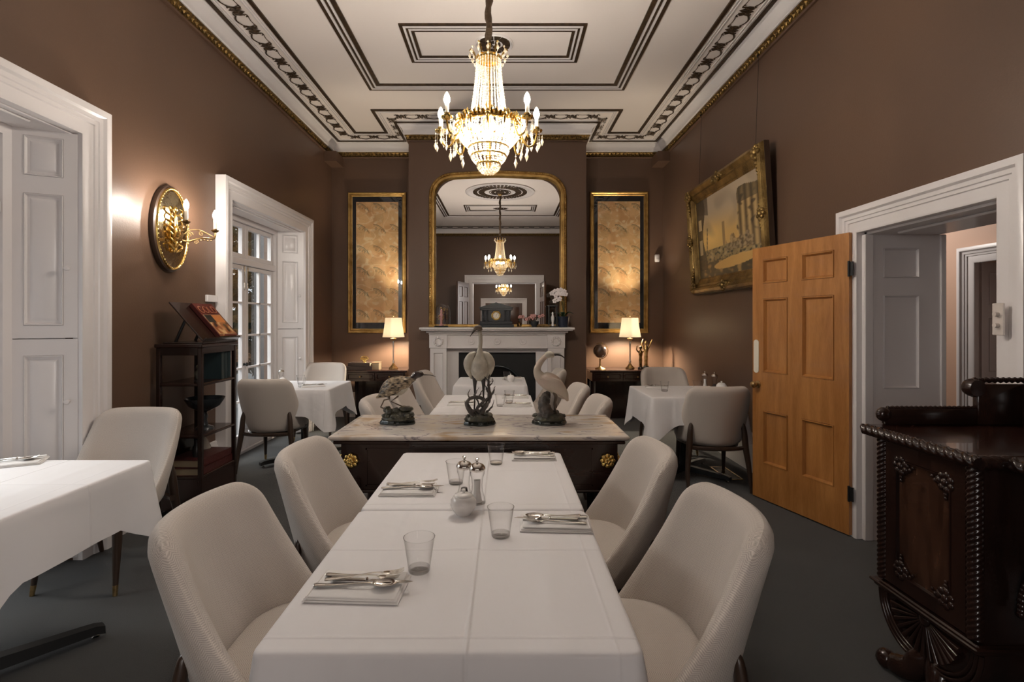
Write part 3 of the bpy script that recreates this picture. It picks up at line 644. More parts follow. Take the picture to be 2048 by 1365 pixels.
# ------------------------------------------------------------------ chairs
def chair_proto(fab):
    root=thing('dining_chair','x','chair')
    zb=0.365
    def mid(u,v):
        s=max(0.0,(abs(u)-0.66)/0.34); zt=0.868-0.072*(1-math.sqrt(max(0,1-s*s)))
        z=zb+(zt-zb)*v; h=(z-zb)/0.49
        ph=R(90+(50-90)*max(0,h)**0.85); a=0.240+0.075*h; bb=0.30-0.07*h
        f=u*ph
        return Vector((a*math.sin(f), -0.205-0.105*h+bb*(1-math.cos(f)), z))
    nu,nv=30,16; Th=0.036
    us=[-math.cos(PI*i/nu) for i in range(nu+1)]; vs=[(1-math.cos(PI*j/nv))/2 for j in range(nv+1)]
    b=MB(); b.uv=[]; ids=[[],[]]
    for i,u in enumerate(us):
        cf,cb=[],[]
        for j,v in enumerate(vs):
            p=mid(u,v); e=1e-3
            du=mid(min(1,u+e),v)-mid(max(-1,u-e),v); dv=mid(u,min(1,v+e))-mid(u,max(0,v-e))
            n=du.cross(dv); n=n.normalized() if n.length>1e-12 else Vector((0,-1,0))
            if n.y<0 and abs(u)<0.3: n=-n
            if abs(u)>=0.3 and (n.x*u>0): n=-n
            eu=min(1,(1-abs(u))*0.24/0.05); ev=min(1,min(v,1-v)*0.46/0.045)
            t=Th*math.sqrt(max(0,1-(1-eu)**2))*math.sqrt(max(0,1-(1-ev)**2))
            bulge=0.012*math.sin(PI*v)*(1-u*u)
            cf.append(b.P(p+n*(t+bulge*(1 if t>0.01 else 0)*0.5))); b.uv.append((u*0.30,p.z))
            cb.append(b.P(p-n*t)); b.uv.append((u*0.34+0.7,p.z))
        ids[0].append(cf); ids[1].append(cb)
    for i in range(nu):
        for j in range(nv):
            b.f.append([ids[0][i][j],ids[0][i+1][j],ids[0][i+1][j+1],ids[0][i][j+1]]); b.f.append([ids[1][i][j],ids[1][i][j+1],ids[1][i+1][j+1],ids[1][i+1][j]])
    for j in range(nv):
        for i in (0,nu): b.f.append([ids[0][i][j],ids[1][i][j],ids[1][i][j+1],ids[0][i][j+1]])
    for i in range(nu):
        for j in (0,nv): b.f.append([ids[0][i][j],ids[0][i+1][j],ids[1][i+1][j],ids[1][i][j]])
    b.build('backrest',fab,root,180)
    def plan(k,sc_=1.0):
        c,s=math.cos(k),math.sin(k); q=0.62
        x=0.262*math.copysign(abs(c)**q,c); y=0.235*math.copysign(abs(s)**q,s)
        x*= 1.0 if y>0 else 0.93
        return x*sc_, y*sc_+0.048
    b=MB(); b.uv=[]; prof=[(0.02,0.484),(0.3,0.483),(0.6,0.481),(0.8,0.476),(0.90,0.467),(0.965,0.448),(0.99,0.42),(0.985,0.395),(0.95,0.378),(0.9,0.374),(0.02,0.374)]
    n=44; rows=[]
    for sc_,z in prof:
        row=[]
        for k in range(n):
            x,y=plan(2*PI*k/n,sc_); row.append(b.P((x,y,z))); b.uv.append((x,y+ (0.49-z)))
        rows.append(row)
    for a in range(len(rows)-1):
        for k in range(n): b.f.append([rows[a][k],rows[a][(k+1)%n],rows[a+1][(k+1)%n],rows[a+1][k]])
    b.f.append(rows[0]); b.f.append(rows[-1][::-1]); b.build('seat',fab,root,180)
    b=MB(); rows=[]
    for sc_,z in ((0.93,0.376),(0.95,0.370),(0.93,0.345),(0.82,0.343),(0.80,0.376)):
        rows.append([b.P((plan(2*PI*k/n,sc_)[0],plan(2*PI*k/n,sc_)[1],z)) for k in range(n)])
    for a in range(len(rows)):
        for k in range(n): b.f.append([rows[a][k],rows[a][(k+1)%n],rows[(a+1)%5][(k+1)%n],rows[(a+1)%5][k]])
    b.tube(bez((-0.235,-0.175,0.352),(-0.16,-0.275,0.352),(0.16,-0.275,0.352),(0.235,-0.175,0.352),14),0.017,6)
    b.build('seat_frame',M['walnut'],root,40)
    for s in (-1,1):
        b=MB(); b.tube(cat_rom([(s*0.206,-0.190,0.553),(s*0.209,-0.192,0.541),(s*0.218,-0.198,0.48),(s*0.226,-0.204,0.36),(s*0.246,-0.225,0.18),(s*0.250,-0.262,0.0)],5),rads([0.004,0.013,0.018,0.021,0.016,0.010],5),10,flat=1.25)
        b.build('leg',M['walnut'],root,60)
        b=MB(); b.tube(cat_rom([(s*0.195,0.205,0.372),(s*0.200,0.213,0.25),(s*0.208,0.235,0.05)],5),rads([0.024,0.021,0.0125],5),12); lg=b.build('leg',M['walnut'],root,60)
        b=MB(); b.tube([(s*0.208,0.235,0.052),(s*0.211,0.242,0.0)],[0.0132,0.0105],12); b.build('brass_tip',M['gold_dull'],lg,60)
    return root
CH=chair_proto(M['fabric'])
UP={'used':False}
def chair(x,y,face,label,group):
    # face = direction the sitter looks, degrees from +Y, counter-clockwise
    if not UP['used']:
        UP['used']=True; CH.location=(x,y,0); CH.rotation_euler=(0,0,R(face)); CH['label']=label; CH['group']=group; return CH
    return dup(CH,(x,y,0),R(face),label,group)
G='upholstered dining chairs'
chair(-0.622,1.515,-90,'oatmeal herringbone chair at the near left corner of the front table',G)
chair(-0.605,2.20,-90,'oatmeal herringbone chair at the left of the front table, behind the nearest one',G)
chair(0.398,1.515,90,'large oatmeal herringbone chair at the near right corner of the front white table',G)
chair(0.375,2.20,90,'oatmeal chair right of the front table, nearer the marble console end',G)
chair(-2.19,2.86,180,'pale upholstered chair beside the shelf stand, facing the bright left table',G)
chair(-2.20,4.955,0,'pale chair seen from behind before the glazed french doors',G)
chair(-2.23,6.20,180,'small pale chair at the window side table, against the rear left wall',G)
chair(1.755,4.44,-3,'grey-beige chair seen from behind, between right corner table and pine door',G)
chair(1.78,5.58,180,'pale chair at the far side of the right corner table, below the brass figurines',G)
chair(-0.66,3.58,-90,'pale chair just behind the curlew figurine, at the left of the middle tables',G)
chair(-0.64,4.25,-92,'pale chair in the gap beneath the curlew figurine belly',G)
chair(0.40,3.58,90,'pale rounded chair nearest behind the right end of the marble console',G)
chair(0.36,4.27,92,'pale chair beyond the marble console, second on the right of the middle tables',G)
chair(-0.62,5.33,-100,'pale chair left of the table by the fireplace, behind the curlew bill',G)
chair(0.33,5.62,90,'warm-lit chair right of the table by the fireplace, behind the ibis tail',G)

# ------------------------------------------------------------------ tables and cloths
def table(x0,x1,y0,y1,where,foot=45,drop=0.235,cornerdrop=0.13,H=0.75,seed=1,flat=None):
    cx,cy=(x0+x1)/2,(y0+y1)/2; wx,wy=(x1-x0)/2,(y1-y0)/2
    t=thing('dining_table','black pedestal table under the cloth '+where,'table',(cx,cy,0),0,'pedestal dining tables')
    b=MB(); b.box(-wx+0.008,wx-0.008,-wy+0.008,wy-0.008,H-0.032,H-0.004,0.006); b.build('table_top',M['walnut'],t,30)
    b=MB(); b.tube([(0,0,0.06),(0,0,H-0.03)],0.035,16); b.box(-0.2,0.2,-0.2,0.2,H-0.045,H-0.032); b.build('pedestal_column',M['black'],t,40)
    f=MB()
    for k in range(4):
        f.M=Matrix.Rotation(R(foot+90*k),4,'Z'); i=[]
        for x,h0,h1,w_ in ((0.0,0.035,0.085,0.036),(0.40,0.028,0.060,0.030),(0.43,0.020,0.050,0.030)):
            i.append([f.P((x,-w_,h0)),f.P((x,w_,h0)),f.P((x,w_*0.75,h1)),f.P((x,-w_*0.75,h1))])
        for a in range(2):
            for q in range(4): f.f.append([i[a][q],i[a][(q+1)%4],i[a+1][(q+1)%4],i[a+1][q]])
        f.f.append(i[2])
    f.M=Matrix.Identity(4); fb=f.build('cross_base',M['black'],t,20)
    for k in range(4):
        l=MB(); a=R(foot+90*k); l.lathe([(0,0),(0.014,0),(0.014,0.008),(0.005,0.012),(0.005,0.03),(0,0.03)],10,(0.40*math.cos(a),0.40*math.sin(a),0)); l.build('levelling_foot',M['silver'],fb,40)
    random.seed(seed); r=0.022; per=[]
    def side(ax,ay,bx,by,nx,ny,n=22):
        for k in range(n):
            t_=k/n; per.append((ax+(bx-ax)*t_,ay+(by-ay)*t_,nx,ny,min(t_,1-t_)*math.hypot(bx-ax,by-ay)))
    def corner(cx_,cy_,a0):
        for k in range(7):
            a=R(a0+90*k/7); per.append((cx_+r*math.cos(a),cy_+r*math.sin(a),math.cos(a),math.sin(a),0.0))
    side(wx,-wy+r,wx,wy-r,1,0); corner(wx-r,wy-r,0); side(wx-r,wy,-wx+r,wy,0,1); corner(-wx+r,wy-r,90)
    side(-wx,wy-r,-wx,-wy+r,-1,0); corner(-wx+r,-wy+r,180); side(-wx+r,-wy,wx-r,-wy,0,-1); corner(wx-r,-wy+r,270)
    b=MB(); n=len(per); ph=[random.uniform(0,6.28) for _ in range(4)]
    rows=[[b.P((x-nx*0.018,y-ny*0.018,H)) for x,y,nx,ny,d in per],[b.P((x-nx*0.008,y-ny*0.008,H-0.0005)) for x,y,nx,ny,d in per],
          [b.P((x-nx*0.001,y-ny*0.001,H-0.003)) for x,y,nx,ny,d in per],[b.P((x+nx*0.002,y+ny*0.002,H-0.010)) for x,y,nx,ny,d in per]]
    K=9
    for k in range(1,K+1):
        t_=k/K; row=[]
        for i,(x,y,nx,ny,d) in enumerate(per):
            s=i/n*2*(wx+wy)*2
            tri=max(0.0,1-d/0.19); cr=tri*tri*(3-2*tri); dip=math.exp(-((d-0.13)/0.05)**2)
            wav=0.5*math.sin(s*9+ph[0])+0.35*math.sin(s*17+ph[1])+0.15*math.sin(s*31+ph[2])
            o=0.004+t_*(0.010+0.012*wav+0.006)+t_**1.2*(cr*0.040-dip*0.016)
            if flat and (nx*flat[0]+ny*flat[1])>0.6: o=-0.003*t_-0.002
            z=H-0.010-(drop*(1+0.06*math.sin(s*4+ph[3]))+cornerdrop*tri)*t_
            row.append(b.P((x+nx*o,y+ny*o,z)))
        rows.append(row)
    for a in range(len(rows)-1):
        for k in range(n): b.f.append([rows[a][k],rows[a][(k+1)%n],rows[a+1][(k+1)%n],rows[a+1][k]])
    # double-sided hem thickness
    inner=[]
    for i,(x,y,nx,ny,d) in enumerate(per):
        v=Vector(b.v[rows[-1][i]]); inner.append(b.P(v-Vector((nx,ny,0))*0.0035))
    for k in range(n): b.f.append([rows[-1][k],rows[-1][(k+1)%n],inner[(k+1)%n],inner[k]])
    prev=rows[0]
    for sc_ in (0.9,0.6,0.3):
        cur=[b.P((b.v[i][0]*sc_,b.v[i][1]*sc_,H)) for i in rows[0]]
        for k in range(n): b.f.append([cur[k],cur[(k+1)%n],prev[(k+1)%n],prev[k]])
        prev=cur
    ctr=b.P((0,0,H))
    for k in range(n): b.f.append([prev[k],prev[(k+1)%n],ctr])
    c=b.build('tablecloth',M['linen'],None,60,loc=(cx,cy,0))
    tag(c,'white linen cloth on the table '+where,'tablecloth','white tablecloths'); return t
TX0,TX1=-0.497,0.272
table(TX0,TX1,1.005,1.768,'at the front, closest to the camera',45,seed=2,flat=(0,1))
table(TX0,TX1,1.772,2.540,'touching the marble console, joined to the front table',45,seed=5,flat=(0,-1))
table(-0.525,0.222,3.24,3.865,'just behind the marble console, mostly hidden by it',45,seed=7,flat=(0,1))
table(-0.525,0.222,3.87,4.50,'second beyond the marble console, between the bird figurines',45,seed=8,flat=(0,-1))
table(-0.515,0.222,5.13,5.90,'in front of the white marble fireplace',45,seed=9)
table(-2.38,-1.655,4.84,5.55,'beside the glazed french doors on the left',45,seed=11)
table(1.235,2.03,4.34,5.13,'in the right corner below the seascape painting',45,seed=12,cornerdrop=0.13)
table(-2.47,-1.645,1.52,2.405,'at the left edge, beside the closed white shutters',50,seed=14,drop=0.22,cornerdrop=0.12)
ZT=0.7505
# ------------------------------------------------------------------ tableware
def tumbler(x,y,label,z=ZT,h=0.088,proto={}):
    if 'o' not in proto:
        b=MB(); b.lathe([(0,0.001),(0.025,0.001),(0.028,0.004),(0.031,0.03),(0.0400,h),(0.0404,h+0.001)],36); b.f=[f for f in b.f if len(f)<30]; b.lathe([(0,0),(0.0255,0),(0.0275,0.004),(0.0272,0.012),(0,0.011)],28); b.tube([(0.0402*math.cos(2*PI*k/36),0.0402*math.sin(2*PI*k/36),h+0.001) for k in range(36)],0.0009,6,closed=True)
        o=b.build('water_glass',M['tumbler'],None,50); proto['o']=o
    else:
        o=proto['o'].copy(); C.objects.link(o)
    o.location=(x,y,z); return tag(o,label,'glass','clear water glasses')
tumbler(-0.222,1.335,'clear water glass nearest the camera, by the front left napkin')
tumbler(-0.013,1.550,'clear water glass beside the front right napkin and sugar bowl')
tumbler(-0.040,2.330,'clear water glass near the far edge of the joined front tables')
tumbler(-0.195,2.050,'clear water glass half hidden behind the pepper mill')
tumbler(-0.035,3.90,'faint clear glass on the cloth behind the heron, nearest of that pair')
tumbler(0.035,4.10,'clear glass on the middle table, between heron and ibis')
tumbler(0.02,5.62,'small clear glass on the table in front of the fireplace')
tumbler(-1.98,5.02,'clear glass on the left table before the french doors')
tumbler(-2.08,5.25,'clear glass further along the left table, near the white shutter')
tumbler(1.78,4.78,'clear ribbed glass on the right corner table, nearest the white sugar bowl')
tumbler(1.46,4.72,'clear glass on the right corner table, left of the others')
def napkin(x,y,rz,w_,d_,label,proto={}):
    t=thing('napkin',label,'napkin',(x,y,ZT),R(rz),'folded white napkins')
    for k in range(3):
        b=MB(); i=0.003*k
        b.box(-w_/2+i,w_/2-i*1.5,-d_/2+i,d_/2-i,0.0005+0.0047*k,0.0045+0.0047*k,0.002)
        # rolled soft edge on the fold side
        b.tube([(-w_/2+0.004+i,-d_/2+i,0.0028+0.0047*k),(-w_/2+0.004+i,d_/2-i,0.0028+0.0047*k)],0.0028,8)
        # gentle sag over the length
        b.v=[(x_,y_,z_+0.0022*math.sin(x_*26+k)*math.sin(y_*22+1.3*k)*(1 if z_>0.001 else 0)) for x_,y_,z_ in b.v]
        b.build('folded_layer',M['napkin'],t,50)
    return t
def knife():
    b=MB()
    b.tube(cat_rom([(-0.115,0,0.006),(-0.11,0,0.006),(-0.06,0,0.006),(-0.015,0,0.006)],4),rads([0.004,0.0075,0.0062,0.0055],4),8,flat=0.7)
    b.lathe([(0.006,-0.004),(0.0085,0),(0.006,0.004)],12,(-0.012,0,0.006),Matrix.Rotation(R(90),4,'Y'))
    P_=[(-0.008,-0.005),(0.08,-0.008),(0.105,-0.006),(0.120,0.004),(0.10,0.0075),(0,0.006)]
    lo=[b.P((x,y,0.0052)) for x,y in P_]; hi=[b.P((x,y,0.0066)) for x,y in P_]; b.f+= [lo[::-1],hi]+[[lo[k],lo[(k+1)%6],hi[(k+1)%6],hi[k]] for k in range(6)]
    return b
def fork():
    b=MB(); b.tube(cat_rom([(-0.115,0,0.004),(-0.105,0,0.004),(-0.05,0,0.005),(0.02,0,0.009),(0.045,0,0.007)],5),rads([0.006,0.0085,0.005,0.0028,0.004],5),8,flat=0.35,up=(0,0,1))
    b.tube(cat_rom([(0.040,0,0.007),(0.052,0,0.005),(0.062,0,0.004)],4),rads([0.004,0.0115,0.0125],4),8,flat=0.12,up=(0,0,1))
    for k in range(4):
        y=-0.0102+0.0068*k; b.tube([(0.060,y,0.004),(0.085,y*0.95,0.0052),(0.103,y*0.9,0.010)],[0.0022,0.0020,0.0010],5,flat=0.6)
    return b
def spoon(s=1.0):
    b=MB(); b.tube(cat_rom([(-0.115*s,0,0.004),(-0.105*s,0,0.004),(-0.05*s,0,0.005),(0.03*s,0,0.010),(0.055*s,0,0.007)],5),rads([0.006,0.0085,0.005,0.0028,0.004],5),8,flat=0.35,up=(0,0,1))
    cx=0.082*s; n=20; rows=[]
    for q,dz in ((0.05,-0.0055),(0.5,-0.0042),(0.85,-0.001),(1.0,0.003),(1.0,0.0042),(0.85,0.0005),(0.5,-0.0028),(0.05,-0.0042)):
        rows.append([b.P((cx+0.034*s*q*math.cos(2*PI*k/n),0.021*s*q*math.sin(2*PI*k/n)*(1-0.12*math.cos(2*PI*k/n)),0.0072+dz)) for k in range(n)])
    for a in range(len(rows)-1):
        for k in range(n): b.f.append([rows[a][k],rows[a][(k+1)%n],rows[a+1][(k+1)%n],rows[a+1][k]])
    b.f.append(rows[0]); b.f.append(rows[-1]); return b
KP={}
def cut(kind,x,y,rz,z,label,tilt=0,s=0.86):
    if kind not in KP:
        bb={'table_knife':knife,'table_fork':fork,'table_spoon':spoon}[kind](); o=bb.build(kind,M['silver'],None,60); KP[kind]=o
    else: o=KP[kind].copy(); C.objects.link(o)
    o.location=(x,y,z); o.rotation_euler=(0,R(tilt),R(rz)); o.scale=(s,s,s); o['label']=label; o['category']=kind.split('_')[1]; o['group']='steel cutlery on the napkins'
    return o
ZN=ZT+0.0155
def setting(x,y,rz,where,w_=0.225,d_=0.135,full=True):
    napkin(x,y,rz,w_,d_,'white napkin with cutlery '+where)
    def at(a,c): r_=R(rz); return x+a*math.cos(r_)-c*math.sin(r_), y+a*math.sin(r_)+c*math.cos(r_)
    p=at(0.004,0.026); q=at(0.028,0.004); s=at(-0.004,-0.016); u=at(0.016,0.012)
    cut('table_fork',p[0],p[1],rz-3,ZN,'steel fork on the napkin '+where)
    cut('table_knife',q[0],q[1],rz-2,ZN,'steel knife on the napkin '+where)
    cut('table_spoon',s[0],s[1],rz+3,ZN,'steel spoon on the napkin '+where)
    if full:
        o=cut('table_fork',u[0],u[1],rz+14,ZN+0.010,'slanting steel fork across cutlery '+where,-1)
setting(-0.352,1.245,-3,'at the front left, closest to the camera')
setting(0.160,1.640,177,'at the front right, beside the large right chair')
setting(-0.362,1.960,-1,'on the left of the joined tables, second from the camera',0.21,0.13)
setting(0.135,2.440,180,'at the far right corner by the marble console',0.21,0.13)
setting(-0.33,3.98,0,'on the middle table behind the curlew and heron',full=False)
setting(0.095,3.92,180,'between heron and ibis, nearer row',full=False)
setting(0.085,4.34,180,'between heron and ibis, far row of the middle table',full=False)
setting(0.08,5.72,180,'on the table before the fireplace',full=False)
setting(-1.88,5.06,25,'on the left table beside the french doors',full=False)
setting(1.47,4.98,170,'on the right corner table, far side',full=False)
setting(-2.23,2.33,28,'at the far left edge of the shutter table',0.24,0.14,full=False)
setting(-2.06,1.86,20,'at the near left edge of the picture',0.22,0.13,full=False)
def mill(kind,x,y,label,s=1.0,proto={}):
    t=thing(kind,label,'mill',(x,y,ZT),0,'clear salt and pepper mills'); t.scale=(s,s,s)
    b=MB(); b.lathe([(0,0),(0.029,0),(0.030,0.006),(0.027,0.02),(0.020,0.045),(0.0185,0.065),(0.021,0.088),(0.0265,0.105),(0.0270,0.117)],24); b.build('clear_body',M['tumbler'],t,50)
    b=MB(); hh=0.082 if kind=='salt_mill' else 0.045
    b.lathe([(0,0.004),(0.018,0.004),(0.014,0.03),(0.011,0.045),(0.0115,hh),(0,hh)],16); b.build('salt_fill' if kind=='salt_mill' else 'peppercorn_fill',M['napkin'] if kind=='salt_mill' else M['book_brown'],t,50)
    b=MB(); b.lathe([(0,0.116),(0.0285,0.116),(0.030,0.121),(0.0285,0.127),(0.022,0.136),(0.011,0.141),(0.0045,0.143),(0.0040,0.148),(0.007,0.152),(0.0068,0.158),(0,0.161)],24); b.build('steel_cap',M['silver'],t,50)
    return t
mill('pepper_mill',-0.147,1.862,'clear pepper mill with dark peppercorns behind the front sugar bowl')
mill('salt_mill',-0.099,1.835,'clear salt mill with steel cap, right of the pepper mill on the front tables')
def sugar(x,y,label,z=ZT,s=1.0):
    t=thing('sugar_bowl',label,'sugar bowl',(x,y,z),0,'white lidded sugar bowls'); t.scale=(s,s,s)
    b=MB(); b.lathe([(0,0),(0.024,0),(0.025,0.003),(0.036,0.015),(0.0435,0.032),(0.0425,0.048),(0.034,0.060),(0.030,0.062),(0,0.060)],32); b.build('bowl',M['china'],t,60)
    b=MB(); b.lathe([(0,0.0615),(0.0315,0.0615),(0.0300,0.066),(0.018,0.071),(0.005,0.0725),(0.004,0.075),(0.0075,0.079),(0.0065,0.084),(0,0.086)],28); b.build('lid',M['china'],t,60)
sugar(-0.139,1.728,'round white china sugar bowl with lid on the front table')
sugar(0.06,5.45,'white sugar bowl on the table before the fireplace',s=1.0)
sugar(1.98,4.72,'white lidded sugar bowl on the right corner table',s=1.1)
mill('salt_mill',-0.17,5.45,'clear salt mill on the table before the fireplace')
mill('pepper_mill',-0.23,5.50,'clear pepper mill on the table before the fireplace, left of the salt mill')
mill('salt_mill',1.93,4.98,'clear salt mill on the right corner table by the wall')
mill('pepper_mill',1.99,4.90,'clear pepper mill on the right corner table, nearest the wall')
mill('pepper_mill',-2.30,5.30,'clear mill at the back of the left table, against the white shutter')
sugar(-2.24,5.20,'white sugar bowl at the back of the left table by the shutter')

# ------------------------------------------------------------------ marble topped console
ZC2=0.820
t=thing('marble_console','long dark mahogany console with veined marble top and gilt rosettes, carrying the birds','console table',(-0.130,2.875,0))
b=MB(); 
hw,hd=0.755,0.300
poly=[(-hw,-hd),(hw,-hd),(hw,hd),(-hw,hd)]
b.ring(poly,[(0.02,0.792),(0.010,0.797),(0.003,0.803),(0,0.810),(0.003,0.817),(0.010,0.820),(0.03,0.820),(0.03,0.792)])
k=[b.P((x*0.965,y*0.91,0.8199)) for x,y in poly]; b.f.append(k); k=[b.P((x*0.965,y*0.91,0.7921)) for x,y in poly]; b.f.append(k[::-1])
b.build('marble_top',M['marble'],t,30)
b=MB(); b.box(-0.70,0.70,-0.262,0.262,0.535,0.792); 
for y in (-0.266,0.262): 
    b.box(-0.575,0.575,y,y+0.004,0.745,0.752); b.box(-0.575,0.575,y,y+0.004,0.560,0.567); b.box(-0.575,-0.568,y,y+0.004,0.560,0.752); b.box(0.568,0.575,y,y+0.004,0.560,0.752)
b.box(-0.71,0.71,-0.272,0.272,0.527,0.540,0.004); b.box(-0.735,0.735,-0.285,0.285,0.776,0.792,0.004); b.build('apron',M['mahog_x'],t,20)
for x in (-0.655,0.655):
    for y in (-0.215,0.215):
        b=MB(); b.box(x-0.052,x+0.052,y-0.052,y+0.058 if y>0 else y+0.052,0.52,0.60); 
        b.lathe([(0,0.0),(0.022,0.0),(0.026,0.02),(0.018,0.05),(0.030,0.09),(0.024,0.12),(0.030,0.20),(0.036,0.34),(0.040,0.42),(0.030,0.45),(0.042,0.47),(0.036,0.50),(0.045,0.52),(0,0.53)],18,(x,y,0)); b.build('leg',M['mahog'],t,50)
def ro(name,parent,c,Mx,r=0.036):
    b=MB(); b.M=T(*c)@Mx
    b.lathe([(0,0),(r*0.6,0),(r*0.6,0.004),(0,0.004)],16)
    for k in range(8):
        a=2*PI*k/8; b.ball((r*0.60*math.cos(a),r*0.60*math.sin(a),0.006),r*0.36,8,5,(1,1,0.55))
    for k in range(5):
        a=2*PI*k/5; b.ball((r*0.22*math.cos(a),r*0.22*math.sin(a),0.014),r*0.24,8,5,(1,1,0.7))
    return b.build(name,M['gold'],parent,60)
for x in (-0.648,0.648): ro('gilt_rosette',t,(x,-0.264,0.690),Matrix.Rotation(R(90),4,'X'),0.042)
for x,s in ((-0.70,-90),(0.70,90)): ro('gilt_rosette',t,(x,-0.215,0.690),Matrix.Rotation(R(s),4,'Y'),0.036)

# ------------------------------------------------------------------ bird figurines
def base_rock(root,rx,ry,h,seed,m='rock'):
    random.seed(seed)
    b=MB(); n=40
    def rr(k): return 1+0.06*math.sin(5*2*PI*k/n+seed)+0.03*math.sin(11*2*PI*k/n)
    for prof in (((0.98,0),(1.0,0.008),(0.95,0.020),(0.90,0.024),(0.0,0.024)),):
        rows=[[b.P((rx*s*rr(k)*math.cos(2*PI*k/n),ry*s*rr(k)*math.sin(2*PI*k/n),z)) for k in range(n)] for s,z in prof if s>0]
        for a in range(len(rows)-1):
            for k in range(n): b.f.append([rows[a][k],rows[a][(k+1)%n],rows[a+1][(k+1)%n],rows[a+1][k]])
        b.f.append(rows[0][::-1]); b.f.append(rows[-1])
    b.build('plinth',M['gem'],root,40)
    b=MB(); n=36; rows=[]
    for s,z in ((0.92,0.022),(0.93,0.030),(0.80,0.045),(0.62,0.052),(0.40,0.058),(0.2,0.060)):
        rows.append([b.P((rx*s*math.cos(2*PI*k/n)*(1+0.10*mnoise.noise(Vector((k*0.9,s*5,seed)))),ry*s*math.sin(2*PI*k/n)*(1+0.1*mnoise.noise(Vector((k*0.7,s*3,seed+9)))),z+h*0.25*(1+mnoise.noise(Vector((math.cos(2*PI*k/n)*2,math.sin(2*PI*k/n)*2+s*3,seed*1.7))))*(1-s))) for k in range(n)])
    for a in range(len(rows)-1):
        for k in range(n): b.f.append([rows[a][k],rows[a][(k+1)%n],rows[a+1][(k+1)%n],rows[a+1][k]])
    b.f.append(rows[-1]); b.f.append(rows[0][::-1])
    for k in range(22):
        a=random.uniform(0,6.28); r_=random.uniform(0.45,0.85); b.ball((rx*r_*math.cos(a),ry*r_*math.sin(a),0.040+h*0.25*(1-r_)+random.uniform(0,0.008)),random.uniform(0.007,0.016),8,6,(1.3,1.1,0.8))
    b.rough(0.004,80); return b.build('rockwork',M[m],root,180)
GB='porcelain wading bird figurines'
# curlew
t=thing('curlew_figurine','brown mottled curlew figurine with thin straight bill on rocky base, left on the marble console','figurine',(-0.600,2.895,ZC2),0,GB)
base_rock(t,0.098,0.060,0.09,3)
b=MB(); random.seed(5)
for k in range(16):
    a=random.uniform(0,6.28); r_=random.uniform(0.2,0.85); x=0.085*r_*math.cos(a); y=0.05*r_*math.sin(a)
    b.ball((x,y,random.uniform(0.045,0.075)),random.uniform(0.012,0.024),8,6,(1.2,1,random.uniform(0.6,1.0)))
b.ball((0.045,0,0.083),0.040,12,7,(1.1,0.7,0.40)); b.ball((-0.062,0.01,0.075),0.024,10,6,(1,0.8,0.9)); b.rough(0.006,60); b.build('boulders',M['rock'],t,180)
b=MB()
b.tube(cat_rom([(-0.104,0,0.150),(-0.085,0,0.172),(-0.045,0,0.206),(0.005,0,0.222),(0.045,0,0.232),(0.072,0,0.246),(0.094,0,0.258)],6),rads([0.008,0.024,0.044,0.046,0.036,0.021,0.016],6),20,flat=1.0)
body=b.build('body',M['feather_dark'],t,180)
b=MB(); b.tube(cat_rom([(-0.080,0,0.158),(-0.04,0,0.184),(0.01,0,0.194),(0.05,0,0.212)],6),rads([0.010,0.030,0.034,0.020],6),16); b.build('belly',M['feather_white'],t,180)
b=MB(); b.tube(cat_rom([(0.066,0,0.244),(0.090,0,0.262),(0.108,0,0.276),(0.130,0,0.276),(0.142,0,0.272)],5),rads([0.016,0.018,0.021,0.017,0.006],5),16); b.build('head',M['feather_head'],t,180)
b=MB(); b.tube(cat_rom([(0.136,0,0.274),(0.165,0,0.273),(0.19,0,0.271),(0.212,0,0.263)],5),rads([0.005,0.003,0.0022,0.001],5),8); b.build('bill',M['bill'],t,180)
for s in (-1,1):
    b=MB(); b.tube(cat_rom([(-0.120,s*0.012,0.146),(-0.07,s*0.030,0.172),(-0.01,s*0.040,0.204),(0.045,s*0.030,0.226)],6),rads([0.004,0.022,0.033,0.012],6),14,flat=0.4,up=(0,1,0)); b.build('wing',M['feather_dark'],t,180)
for pts in ([(-0.052,-0.012,0.166),(-0.045,-0.014,0.140),(-0.075,-0.014,0.134),(-0.094,-0.016,0.094)],[(0.0,0.012,0.170),(-0.005,0.014,0.150),(-0.042,0.012,0.122),(0.020,0.008,0.096)]):
    b=MB(); b.tube(pts,[0.010,0.0055,0.0038,0.0034],8); e=Vector(pts[-1])
    for a in (-35,0,35): b.tube([e,e+Vector((0.022*math.cos(R(a)),0.022*math.sin(R(a)),-0.006))],[0.003,0.0015],6)
    b.build('leg',M['legpaint'],t,180)
# heron
t=thing('heron_figurine','tall white heron figurine with head turned left, centre of the marble console','figurine',(-0.144,2.875,ZC2),0,GB)
base_rock(t,0.088,0.062,0.06,8)
b=MB(); b.tube(cat_rom([(0.0,0,0.520),(0.006,0.0,0.50),(0.008,0,0.46),(0.004,-0.002,0.42),(0.004,-0.008,0.385),(0.004,-0.006,0.34),(0.002,0.004,0.290),(-0.002,0.012,0.245)],6),rads([0.012,0.011,0.011,0.013,0.024,0.048,0.050,0.022],6),20); b.build('body',M['feather_white'],t,180)
b=MB(); b.tube(cat_rom([(0.010,0,0.522),(0.000,-0.004,0.536),(-0.016,-0.008,0.536),(-0.026,-0.012,0.524)],5),rads([0.011,0.016,0.014,0.006],5),14); b.build('head',M['legpaint'],t,180)
b=MB(); b.tube([(-0.020,-0.010,0.530),(-0.036,-0.018,0.510),(-0.050,-0.024,0.488)],[0.007,0.004,0.001],8); b.build('bill',M['bill'],t,180)
